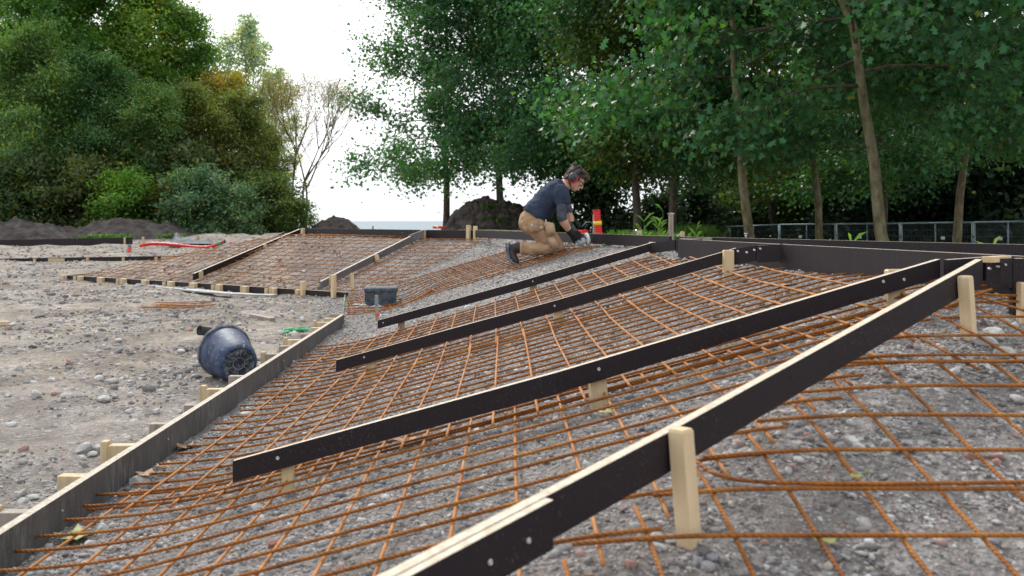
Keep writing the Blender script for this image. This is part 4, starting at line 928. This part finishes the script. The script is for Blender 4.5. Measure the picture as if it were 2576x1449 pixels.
tuft('weeds', 'sparse green weeds sprouting on the big soil heap', 'weeds', [(X_(1180,36.2),X_(1300,36.2),36.0,36.6,.5,.55),(X_(1200,36.8),X_(1290,36.8),36.5,37.4,.5,.95),(X_(1210,37.4),X_(1265,37.4),37.1,37.7,.3,1.45)], 420, .28, (.075,.14,.035), seed=6, wid=.3, bend=.9)
tuft('grass', 'bright green grass strip behind the coping on the right', 'grass', [(X_(1540,16),X_(1680,16),15,18,1,.42)], 2600, .42, (.085,.18,.03), seed=7, wid=.08)
tuft('grass', 'patchy grass in front of the site fence', 'grass', [(X_(1690,26),X_(1790,26),24,28,.7,.25),(5,15,26,28.5,.5,-.9)], 2600, .65, (.075,.15,.03), seed=8, wid=.05)
def reed(label, p, h, n, seed, col_=(.11,.2,.04)):
    rs = random.Random(seed); T = thing('reed', label, 'plant', p, 'reeds and tall weeds behind the coping'); m = MB(); lv = MB()
    for i in range(n):
        b = Vector(p)+Vector((rs.uniform(-.1,.1),rs.uniform(-.1,.1),-.1)); d = Vector((rs.gauss(0,.14),rs.gauss(0,.1),1)); hh = h*rs.uniform(.65,1.1); P = crooked(b, d, hh, 5, .05, rs); m.tube(P, [.006,.005,.005,.004,.003,.002], 5)
        for q in range(2,6):
            for s in range(2):
                a = rs.uniform(0,2*PI); o = P[q]; e = Vector((math.cos(a)*.8, math.sin(a)*.5, .9)).normalized(); L = rs.uniform(.14,.26); sdv = e.cross(Vector((0,1,0))).normalized()*.012
                t1 = o+e*L*.5; t2 = o+e*L*.9-Vector((0,0,L*.2)); lv.add([o-sdv*.3, o+sdv*.3, t1+sdv, t2, t1-sdv], [(0,1,2,3,4)])
    build('stem', m, M['grass'], T).color = (*col_,1); build('blades', lv, M['grass'], T).color = (*col_,1)
reed('tall green reed plants left of the splintered stake', (X_(1652,11.8),11.8,.35), .86, 4, 1); reed('shorter reed plants behind the small pine peg', (X_(1622,12.4),12.4,.35), .66, 4, 2)
reed('thin weeds right of the splintered stake', (X_(1727,12),12,.25), .72, 3, 4); reed('small weed over the rear deck board between two fence posts', (X_(2083,7.6),7.6,.35), .62, 2, 5); reed('small yellowish weed over the rear deck board on the right', (X_(2405,7.0),7.0,.35), .56, 2, 6, (.2,.2,.04))
reed('thin weeds at the foot of the slim leaning trunk', (X_(1770,13.5),13.5,.2), .72, 3, 8)
# stones
def stones(name, label, n, yr, seed, rfun, xr=.60, test=None, mat='stones', alpha=2.4, rmax=.032, clump=0):
    rng = np.random.default_rng(seed); Y = np.exp(rng.uniform(np.log(yr[0]), np.log(yr[1]), n)); X = rng.uniform(-xr, xr, n)*Y
    if test is not None: k = test(X,Y)&(clump*vn(X*1.4,Y*1.1,seed)+clump*.6*vn(X*4,Y*3.2,seed+1)+.5 > rng.random(n)*(1 if clump else 0)); X, Y = X[k], Y[k]
    n = len(X); r = np.minimum(rfun(Y)*(rng.pareto(alpha, n)+1), rmax*(.7+.3*rng.random(n)))
    bm = bmesh.new(); bmesh.ops.create_icosphere(bm, subdivisions=1, radius=1); B = np.array([v.co[:] for v in bm.verts]); Fc = np.array([[v.index for v in f.verts] for f in bm.faces]); bm.free()
    sc = rng.uniform(.55,1.25,(n,3))*np.array([1.1,1.1,.72]); J = 1+rng.uniform(-.24,.24,(n,12)); V = B[None]*J[:,:,None]*sc[:,None,:]
    a = rng.uniform(0,2*PI,n); ca, sa = np.cos(a), np.sin(a); tl = rng.normal(0,.3,n)
    x, y, z = V[...,0].copy(), V[...,1].copy(), V[...,2].copy(); z2 = z+x*tl[:,None]
    V = np.stack([x*ca[:,None]-y*sa[:,None], x*sa[:,None]+y*ca[:,None], z2], -1)*r[:,None,None]+np.stack([X, Y, GG(X,Y)+r*.22], 1)[:,None,:]
    return tag(npmesh(name, V.reshape(-1,3), (np.arange(n)[:,None,None]*12+Fc[None]).reshape(-1), 3, M[mat], None, False, (0,4,0)), label, 'gravel', None, 'stuff')
onbank = lambda X,Y: X > -1.44-np.maximum(0,(Y-5))*.12
stones('gravel', 'loose grey gravel covering the sloping banks', 80000, (1.25,14), 71, lambda Y: .00125*Y**.8, .58, onbank, rmax=.016, alpha=2.6)
stones('gravel', 'loose grey gravel and rubble chips on the flat ground at the left', 75000, (2.3,55), 72, lambda Y: .0012*Y**.85, .62, lambda X,Y: ~onbank(X,Y)&(X < .0*Y+.5), rmax=.045, alpha=2.5, clump=2.0)
def rock(c, r, seed, mat, label, grp, cat='stone', name='rubble_stone'):
    rs = random.Random(seed); m = MB(); q = (r*rs.uniform(.8,1.25), r*rs.uniform(.7,1.), r*rs.uniform(.5,.75)); Mz = Matrix.Rotation(rs.uniform(0,6),3,'Z')@Matrix.Rotation(rs.uniform(-.4,.4),3,'X')
    bm = bmesh.new(); bmesh.ops.create_icosphere(bm, subdivisions=2, radius=1)
    pl = [(Vector((rs.gauss(0,1),rs.gauss(0,1),rs.gauss(0,1))).normalized(), rs.uniform(.6,.92)) for _ in range(11)]
    vs = []
    for v in bm.verts:
        p = v.co.copy()
        for nn, dd_ in pl:
            k = p.dot(nn)-dd_
            if k > 0: p -= nn*k
        p *= 1+rs.uniform(-.03,.03); vs.append(Vector(c)+Mz@Vector((p.x*q[0],p.y*q[1],p.z*q[2])))
    bm.verts.index_update(); m.add(vs, [[v.index for v in f.verts] for f in bm.faces]); bm.free()
    return tag(build(name, m, M[mat], None, False, c), label, cat, grp)
GRK = 'grey rubble stones scattered on the muddy flat ground'
rr = [(250,960,.055),(130,955,.05),(208,958,.04),(168,1000,.05),(260,1012,.055),(90,1003,.05),(20,1000,.04),(455,882,.045),(490,893,.04),(610,842,.05),(262,748,.07),(232,737,.06),(400,790,.06),(392,752,.06),(760,810,.06),(735,848,.05),(345,722,.07),(575,720,.05),(560,735,.05),(345,765,.06),(45,930,.05),(470,815,.05),(600,822,.045),(120,880,.04),(300,860,.05),(55,1245,.04),(85,1258,.035),(60,1275,.035),(215,1135,.05),(232,1140,.04),(248,1132,.045),(205,1150,.035),(380,835,.05),(660,775,.04),(735,790,.05),(700,800,.04),(310,950,.04),(395,1030,.035),(420,960,.03),(240,690,.06),(90,720,.06),(50,742,.06),(600,960,.05),(625,975,.045),(560,972,.04),(640,958,.035),(760,838,.035),(150,780,.05),(500,905,.04),(560,905,.03),(30,820,.05),(345,800,.05),(210,830,.045)]
for i,(u,v,r) in enumerate(rr):
    p = on(u,v); r *= .78; rock((p.x,p.y,float(GG(p.x,p.y))+r*.25), r*RS.uniform(.75,1.05), 100+i, 'rubble', 'grey rubble stone lying on the muddy flat ground', GRK)
GRB = 'pale stones lying among the mesh bars'
for i,(u,v,r) in enumerate([(1605,757,.04),(1180,775,.05),(1150,760,.05),(1020,770,.04),(1090,770,.035),(2150,735,.03),(2560,1005,.03),(2530,905,.045),(2480,870,.05),(2500,850,.05),(1690,1360,.022),(1655,1380,.018),(2010,1170,.02),(2140,1120,.025),(1540,745,.03),(1280,870,.03),(2225,950,.025),(2240,1310,.018),(2160,1135,.02),(700,935,.045),(735,915,.04),(655,1000,.035),(620,1045,.04),(545,1090,.03),(350,1222,.045),(330,1250,.03),(255,1340,.03),(225,1370,.025),(1650,1355,.02)]):
    p = on(u,v); rock((p.x,p.y,float(GG(p.x,p.y))+r*.2), r*RS.uniform(.7,1.), 300+i, 'rubble', 'pale stone lying among the mesh bars on the gravel bank', GRB)
for i,(u,v,r) in enumerate([(225,1322,.028),(690,1383,.02),(1620,1180,.016),(2440,1155,.018),(2030,1100,.016),(560,1015,.02)]):
    p = on(u,v); rock((p.x,p.y,float(GG(p.x,p.y))+r*.2), r, 400+i, 'rubble_red', 'broken red brick chip lying on the gravel', 'red brick chips on the gravel', 'brick chip', 'brick_chip')
# fallen leaves
def fallen(label, u, v, s, mat, seed, rz, lift=.012):
    rs = random.Random(seed); p = on(u,v); m = MB(); n = len(LOBED); dens = []
    for i in range(n):
        a, b = LOBED[i], LOBED[(i+1)%n]; dens += [a, (a+b)/2*rs.uniform(.92,1.08)]
    vs = [(0,0)]+[tuple(q) for q in dens]; V = []
    for x,y in vs:
        z = .28*x*x+.35*y*y*(1 if rs.random() < .9 else .4)-.12*x*y+rs.uniform(-.03,.03); c, s_ = math.cos(rz), math.sin(rz); V.append((p.x+s*(x*c-y*s_), p.y+s*(x*s_+y*c), float(GG(p.x,p.y))+lift+s*z))
    k = len(vs)-1; m.add(V, [(0,1+i,1+(i+1)%k) for i in range(k)]); m.tube([V[1], (V[1][0]+s*.3*math.sin(rz), V[1][1]-s*.3*math.cos(rz), V[1][2]+.01)], .0015, 4)
    return tag(build('fallen_leaf', m, M[mat], None, True, p), label, 'leaf', 'fallen leaves on the gravel')
fallen('large fallen leaf, half green, by the toe board under the nearest bars', 195,1358,.14,'fallen_green',1,.4); fallen('brown fallen leaf by the toe board, upper of several', 470,1130,.12,'fallen',2,1.2); fallen('orange brown curled leaf against the toe board', 415,1190,.10,'fallen',3,2.5,.03)
fallen('dry brown leaf among pebbles near the toe board', 375,1215,.11,'fallen',4,.2,.03); fallen('pale dry leaf under the long middle rail', 1015,1130,.10,'fallen',5,1.0,.03); fallen('small yellow green leaf right of the long rail stake', 1520,1062,.06,'fallen_green',6,2.0,.03); fallen('pale green curled leaf in the near right mesh field', 2068,1392,.055,'fallen_green',7,.9,.02); fallen('dry tan leaf among the bars below the right coping', 1985,738,.12,'fallen',8,.3,.04); fallen('pale leaf caught at the double bars on the right', 2150,1265,.035,'fallen_green',9,1.5,.05)
# ------------------------------------------------------------------ the kneeling worker
kp = on(1404,642); BW = Vector((kp.x, kp.y-.02, kp.z+.035))
def W(x, y, z): return BW+Vector((x, y, z))
def limb(mb, pts, n=14, ball=True):
    """pts: (x,y,z, r in profile, r across)"""
    P = [W(*p[:3]) for p in pts]; R_ = [(p[3], p[4] if len(p) > 4 else p[3]) for p in pts]
    mb.tube(P, R_, n, True, (0,1,.02))
    if ball:
        for p, r in zip(P, R_): mb.ico(p, (r[0]*.98, r[1]*.98, r[0]*.98), 2)
def blob(name, mb, mat, parent, vox=.012, it=6, fac=.5, noise_=0, ns=14, seed=0):
    me = bpy.data.meshes.new('tmp'); me.from_pydata([tuple(v) for v in mb.v], [], mb.f); me.update()
    o = bpy.data.objects.new('tmp', me); COL.objects.link(o)
    r = o.modifiers.new('r','REMESH'); r.mode = 'VOXEL'; r.voxel_size = vox; s = o.modifiers.new('s','SMOOTH'); s.iterations = it; s.factor = fac
    dg = bpy.context.evaluated_depsgraph_get(); m2 = bpy.data.meshes.new_from_object(o.evaluated_get(dg)); COL.objects.unlink(o); bpy.data.objects.remove(o); bpy.data.meshes.remove(me)
    n = len(m2.vertices); V = np.empty(n*3); m2.vertices.foreach_get('co', V); V = V.reshape(-1,3); Nn = np.empty(n*3); m2.vertex_normals.foreach_get('vector', Nn); Nn = Nn.reshape(-1,3)
    if noise_:
        q = vn(V[:,0]*ns+V[:,1]*3+seed, V[:,2]*ns*.8+V[:,1]*ns*.7, seed)+.6*vn(V[:,0]*ns*2.1, V[:,2]*ns*2.3+V[:,1]*9, seed+1); V = V+Nn*(q*noise_)[:,None]
    V -= np.array(ORG[parent.name]); m2.vertices.foreach_set('co', V.ravel()); m2.name = name; m2.materials.clear(); m2.materials.append(mat)
    m2.polygons.foreach_set('use_smooth', [True]*len(m2.polygons)); m2.update()
    q = bpy.data.objects.new(name, m2); link(q, parent, ORG[parent.name]); return q
PN = thing('person', 'kneeling worker in navy shirt, tan trousers and ear muffs, cutting mesh bars', 'person', BW)
hc = Vector((.180,.13,.762)); fv = Vector((.78,-.06,-.62)).normalized(); uv = Vector((.62,0,.78)); uv = (uv-fv*uv.dot(fv)).normalized(); sv = uv.cross(fv)   # sv: head's own left (+y)
if sv.y < 0: sv = -sv
def Hd(f, s, u): return W(*(hc+fv*f+sv*s+uv*u))
HR = Matrix((fv, sv, uv)).transposed()
def hico(mb, f, s, u, r, sub=2): return mb.ico(Hd(f,s,u), r, sub, HR)
b = MB()
limb(b, [(-.29,.13,.30,.09,.13),(-.19,.13,.43,.10,.12),(-.09,.13,.56,.10,.145),(.0,.13,.655,.09,.15),(.06,.13,.69,.07,.12)])
limb(b, [(.06,.13,.69,.06),(.135,.13,.735,.055,.056)])
hico(b, -.012,0,.028,(.098,.077,.092)); hico(b, .028,0,-.035,(.066,.058,.080)); hico(b, .058,0,-.088,(.034,.036,.028)); hico(b, .072,0,.03,(.03,.055,.045))
b.tube([Hd(.088,0,.022), Hd(.108,0,-.012), Hd(.118,0,-.034)], [.009,.013,.016], 8); hico(b, .115,0,-.034,(.016,.017,.012)); hico(b,.09,0,-.066,(.018,.026,.016))
for s in (-1,1): hico(b, -.012, s*.077, -.005,(.02,.012,.032))
for s, sh, el_, wr in ((0,(.03,-.045),(.028,-.085,.35),(.118,-.02,.212)),(1,(.05,.305),(.125,.31,.40),(.150,.15,.275))):
    limb(b, [(sh[0],sh[1],.62,.06),((sh[0]+el_[0])/2,(sh[1]+el_[1])/2,(.62+el_[2])/2,.048),(*el_,.043),((el_[0]*.6+wr[0]*.4),(el_[1]*.6+wr[1]*.4),(el_[2]*.6+wr[2]*.4),.046),(*wr,.031,.033)])
for y0, y1 in ((.035,.01),(.225,.27)): limb(b, [(-.27,y0,.29,.08),(-.0,y1,.075,.06),(-.40,y1+.01,.04,.045),(-.47,y1+.01,.02,.035),(-.455,y1+.01,-.07,.03)])
blob('body', b, M['skin'], PN, .0085, 4)
# shirt
b = MB(); limb(b, [(-.255,.13,.365,.150,.185),(-.19,.13,.435,.142,.172),(-.095,.13,.555,.133,.178),(-.01,.13,.655,.112,.182),(.055,.13,.70,.080,.135)], 20, False)
b.ico(W(.0,.13,.66),(.115,.19,.105),2); b.ico(W(.075,.13,.705),(.058,.075,.05),2)
for sh, ee in (((.03,-.045,.622),(.030,-.075,.485)),((.05,.305,.622),(.09,.325,.50))):
    limb(b, [(*sh,.083,.075),(*ee,.070,.066)], 14, False); b.ico(W(*sh),(.083,.075,.085),2)
blob('shirt', b, M['shirt'], PN, .0095, 3, .5, .016, 13, 3)
for k, (sh, ee, ef) in enumerate((((.030,-.07,.52),(.030,-.083,.365),(.045,-.075,.325)),((.085,.32,.53),(.122,.318,.42),(.13,.29,.375)))):
    b = MB(); limb(b, [(*sh,.056),(*ee,.054),(*ef,.047)], 14, False); b.ico(W(*ee),.053,2); blob('long_sleeve', b, M['sleeve'], PN, .009, 3, .5, .010, 26, 5+k)
b = MB(); P = [Hd(-.095+.0*k,0,0) for k in range(1)]
for k in range(21): a = 2*PI*k/20; P.append(W(.118-.012*math.cos(a)*.0+.05*math.cos(a)*.35, .13+.062*math.sin(a), .725-.055*math.cos(a)*.9))
b.tube(P[1:], .008, 6); build('collar', b, M['shirt'], PN, True)
# trousers
b = MB(); limb(b, [(-.225,.13,.385,.118,.160),(-.285,.13,.305,.128,.170)], 18)
for y0, y1 in ((.04,.005),(.22,.275)):
    limb(b, [(-.27,y0,.29,.120,.10),(-.165,(y0+y1)/2,.20,.108,.098),(-.07,y1,.115,.092,.088),(-.005,y1,.055,.072,.075)]); limb(b, [(-.01,y1,.045,.068,.075),(-.12,y1,.026,.070,.078),(-.26,y1,.030,.070,.074),(-.388,y1,.042,.067,.07)], 14, False); b.ico(W(-.26,y1,.03),.071,2)
blob('trousers', b, M['trouser'], PN, .0095, 3, .5, .021, 12, 9)
m = MB(); m.tube([W(-.245+.12*math.cos(a)*.86, .13+.166*math.sin(a), .382+.12*math.cos(a)*-.52) for a in np.linspace(0,2*PI,25)], .012, 6); build('belt', m, M['boot'], PN, True)
def pk(name, cx, cz, w_, h_, ang, y, mat, th=.016, bev=.006):
    m = MB(); m.box(W(cx,y,cz), w_, th, h_, 0, (0,0), 0); m = MB()
    bm = bmesh.new(); bmesh.ops.create_cube(bm, size=1)
    for v in bm.verts: v.co = Vector((v.co.x*w_*(1 if v.co.z < 0 else .92), v.co.y*th, v.co.z*h_))
    bmesh.ops.bevel(bm, geom=bm.edges[:], offset=bev, segments=2, affect='EDGES'); Rm = Matrix.Rotation(ang,3,'Y'); bm.verts.index_update()
    m.add([W(cx,y,cz)+Rm@v.co for v in bm.verts], [[v.index for v in f.verts] for f in bm.faces]); bm.free(); return build(name, m, mat, PN, True)
ya = -.068
pk('holster_pocket', -.085,.235,.098,.135,-.12,-.105,M['pocket'],.03,.012); pk('holster_pocket', -.118,.285,.075,.05,-.1,-.092,M['pocket'],.02); pk('back_pocket', -.255,.262,.115,.125,-.25,-.078,M['trouser'],.018); pk('tool_loop', -.175,.250,.055,.04,-.2,-.085,M['pocket']); pk('knee_pocket', -.055,.10,.075,.15,-.55,-.088,M['pocket'],.02)
pk('seam_cuff', -.382,.04,.03,.135,0,-.066,M['pocket'],.01,.004)
lp = pk('logo_patch', -.275,.272,.025,.031,-.1,-.089,M['patch'],.004,.001)
m = MB(); m.tube([W(-.275+.0075*math.cos(a), -.0925, .272+.0085*math.sin(a)) for a in np.linspace(.9,5.4,12)], .0024, 5); build('logo_mark', m, M['rust_bright'], lp, True)
m = MB(); m.tube([W(-.128,-.098,.295), W(-.131,-.098,.335)], .0045, 6); build('pencil', m, M['toolwhite'], PN, True)
# boots
for y1 in (.012,.285):
    b = MB(); limb(b, [(-.375,y1,.040,.058,.052),(-.435,y1,.046,.060,.052),(-.475,y1,.035,.052,.05)]); limb(b, [(-.475,y1,.055,.040,.045),(-.475,y1,-.02,.042,.048),(-.455,y1,-.075,.036,.05),(-.425,y1,-.098,.026,.044)]); bt = blob('boot', b, M['boot'], PN, .008, 3)
    b = MB(); b.tube([W(-.515,y1,.095), W(-.525,y1,.05), W(-.518,y1,-.02), W(-.505,y1,-.075), W(-.47,y1,-.115), W(-.42,y1,-.128)], [(.016,.046),(.022,.048),(.017,.044),(.018,.052),(.018,.052),(.013,.036)], 12, True, (0,1,0))
    for k in range(6):
        z = .085-.034*k; b.box(W(-.54+.002*k*k,y1,z), .022,.088,.016)
    for k in range(2): b.box(W(-.475+.03*k,y1,-.134), .018,.08,.018)
    build('sole', b, M['sole'], bt, True)
# head gear
b = MB(); hico(b, -.022,0,.042,(.100,.084,.088)); hico(b, -.058,0,-.01,(.058,.078,.075)); hico(b, -.065,0,-.055,(.032,.055,.042)); hico(b,.03,0,.10,(.072,.068,.035))
rs = random.Random(4)
for k in range(26): hico(b, .085+rs.uniform(-.035,.035), rs.uniform(-.06,.06), .085+rs.uniform(-.055,.025)*(1 if k%2 else .3), (.02,.018,.018), 1)
for k in range(18): a = rs.uniform(0,6.3); hico(b, -.02+.09*math.cos(a), .07*math.sin(a), .10+rs.uniform(-.02,.02), (.03,.024,.02), 1)
for s in (-1,1): hico(b, .04, s*.074, .02, (.016,.008,.035))
blob('hair', b, M['hair'], PN, .007, 2, .4, .016, 38, 12)
for s in (-1,1):
    b = MB(); b.ico(Hd(-.022, s*.108, -.004), (.043,.026,.053), 3, HR); em = build('ear_muff', b, M['muff'], PN, True)
    b = MB(); b.ico(Hd(-.012, s*.094, -.010), (.048,.017,.056), 3, HR); build('red_ring', b, M['muffred'], em, True)
    b = MB(); b.ico(Hd(-.014, s*.082, -.008), (.043,.016,.052), 3, HR); build('cushion', b, M['tooldark'], em, True)
b = MB(); b.tube([Hd(-.022+.03*math.sin(a)*0, .104*math.cos(a), .03+.108*math.sin(a)) for a in np.linspace(-.15,PI+.15,24)], [(.005,.015)]*24, 8, True, tuple(fv)); b.tube([Hd(-.03,-.112,.045), Hd(-.012,-.104,.085)], .006, 6); b.tube([Hd(.0,-.110,.03), Hd(-.005,-.10,.09)], .006, 6); build('headband', b, M['muff'], PN, True)
b = MB()
for s in (-1,1): b.tube([Hd(.0,s*.082,.018), Hd(.06,s*.078,.014), Hd(.092,s*.062,.008)], .0035, 6)
b.tube([Hd(.098,s*.058,.012) for s in (-1,-.5,0,.5,1)], .0035, 6); gl = build('safety_glasses', b, M['tooldark'], PN, True)
for s in (-1,1):
    b = MB(); b.ico(Hd(.102, s*.031, -.006), (.006,.028,.020), 2, HR); build('lens', b, M['lens'], gl, True)
    b = MB(); b.ico(Hd(.088, s*.03, -.004), (.012,.013,.011), 2, HR); build('eye', b, M['toolwhite'], PN, True)
b = MB(); b.tube([Hd(.1,-.022,-.070), Hd(.108,0,-.068), Hd(.1,.022,-.070)], [.004,.0055,.004], 6); build('lips', b, M['muffred'] if False else M['skin'], PN, True)
# gloves: palm, four fingers and a thumb closed on the tool
g = Vector((.53,0,-.85)).normalized(); pv = Vector((.85,0,.53)).normalized(); yv = Vector((0,1,0))
def glove(pc, side, wr, axis, fwd):
    b = MB(); pc = Vector(pc); b.ico(W(*pc), (.046,.024,.046), 2, Matrix((axis, yv, fwd)).transposed())
    limb(b, [(*wr,.040,.040),(*(pc*.5+Vector(wr)*.5),.036,.036),(*pc,.032,.028)])
    for i in range(4):
        L = (.9,1.05,1.,.8)[i]; b0 = pc+axis*(.036-.024*i)+fwd*.025; q = [b0, b0+fwd*.034*L+yv*side*-.004, b0+fwd*.050*L+yv*side*.022, b0+fwd*.036*L+yv*side*.050, b0+fwd*.016+yv*side*.058]
        b.tube([W(*p) for p in q], [.0125,.0115,.0105,.0095,.008], 8)
        for p in q: b.ico(W(*p), .0105, 1)
    t0 = pc-fwd*.018+axis*.018; q = [t0, t0-fwd*.018+axis*.024+yv*side*.012, t0-fwd*.012+axis*.044+yv*side*.03]; b.tube([W(*p) for p in q], [.0145,.012,.010], 8)
    for p in q: b.ico(W(*p), .012, 1)
    return blob('glove', b, M['glove'], PN, .006, 2)
glove((.166,-.022,.155), 1, (.113,-.025,.222), g, pv)
glove((.158,.085,.262), -1, (.150,.155,.278), g, pv)
# angle grinder
TG = thing('angle_grinder', 'grey cordless angle grinder held in black gloves against the mesh', 'power tool', W(.24,.02,.1))
def Lg(s, p=0, y=0): return W(*(Vector((.155,.022,.232))+g*s+pv*p+yv*y))
b = MB(); b.tube([Lg(-.05), Lg(-.035), Lg(.02), Lg(.09), Lg(.11)], [.026,.034,.029,.030,.030], 14); build('handle_body', b, M['tooldark'], TG, True)
b = MB(); b.tube([Lg(.098), Lg(.112), Lg(.150), Lg(.178), Lg(.188)], [.034,.040,.042,.036,.022], 14); b.tube([Lg(.155,.0), Lg(.158,.035), Lg(.158,.055)], [.034,.030,.026], 14); build('gear_head', b, M['tool'], TG, True)
for s, pa in ((.118,.0),(.132,.008)): 
    b = MB(); b.box(Lg(s,pa,-.042), .022,.006,.012); build('vent_slot', b, M['tooldark'], TG)
b = MB(); b.box(Lg(.108,.012,-.036), .022,.012,.018); build('switch', b, M['toolgreen'], TG)
DM = frame(Lg(.158,.062), Vector((.93,.25,.2)).normalized(), Vector((0,1,0)).cross(Vector((.93,.25,.2))).normalized())
b = MB(); b.lathe([(0,-.0015),(.062,-.0015),(.062,.0015),(0,.0015)], 32, DM); build('cutting_disc', b, M['tooldark'], TG)
b = MB(); n = 16; vs = []
for i in range(n+1):
    a = PI*.05+PI*i/n
    for r, h in ((.02,-.006),(.066,-.006),(.066,.022),(.063,.022),(.063,-.002),(.02,-.002)): vs.append(DM@Vector((r*math.cos(a+2.6), r*math.sin(a+2.6), h)))
b.v = [tuple(v) for v in vs]
for i in range(n):
    for k in range(6): b.f.append((i*6+k, i*6+(k+1)%6, i*6+6+(k+1)%6, i*6+6+k))
build('guard', b, M['toolwhite'], TG, True)
b = MB(); b.box(Lg(-.075,-.01), .075,.06,.05, 0, (0,.55), .01); build('battery_pack', b, M['tooldark'], TG, True)
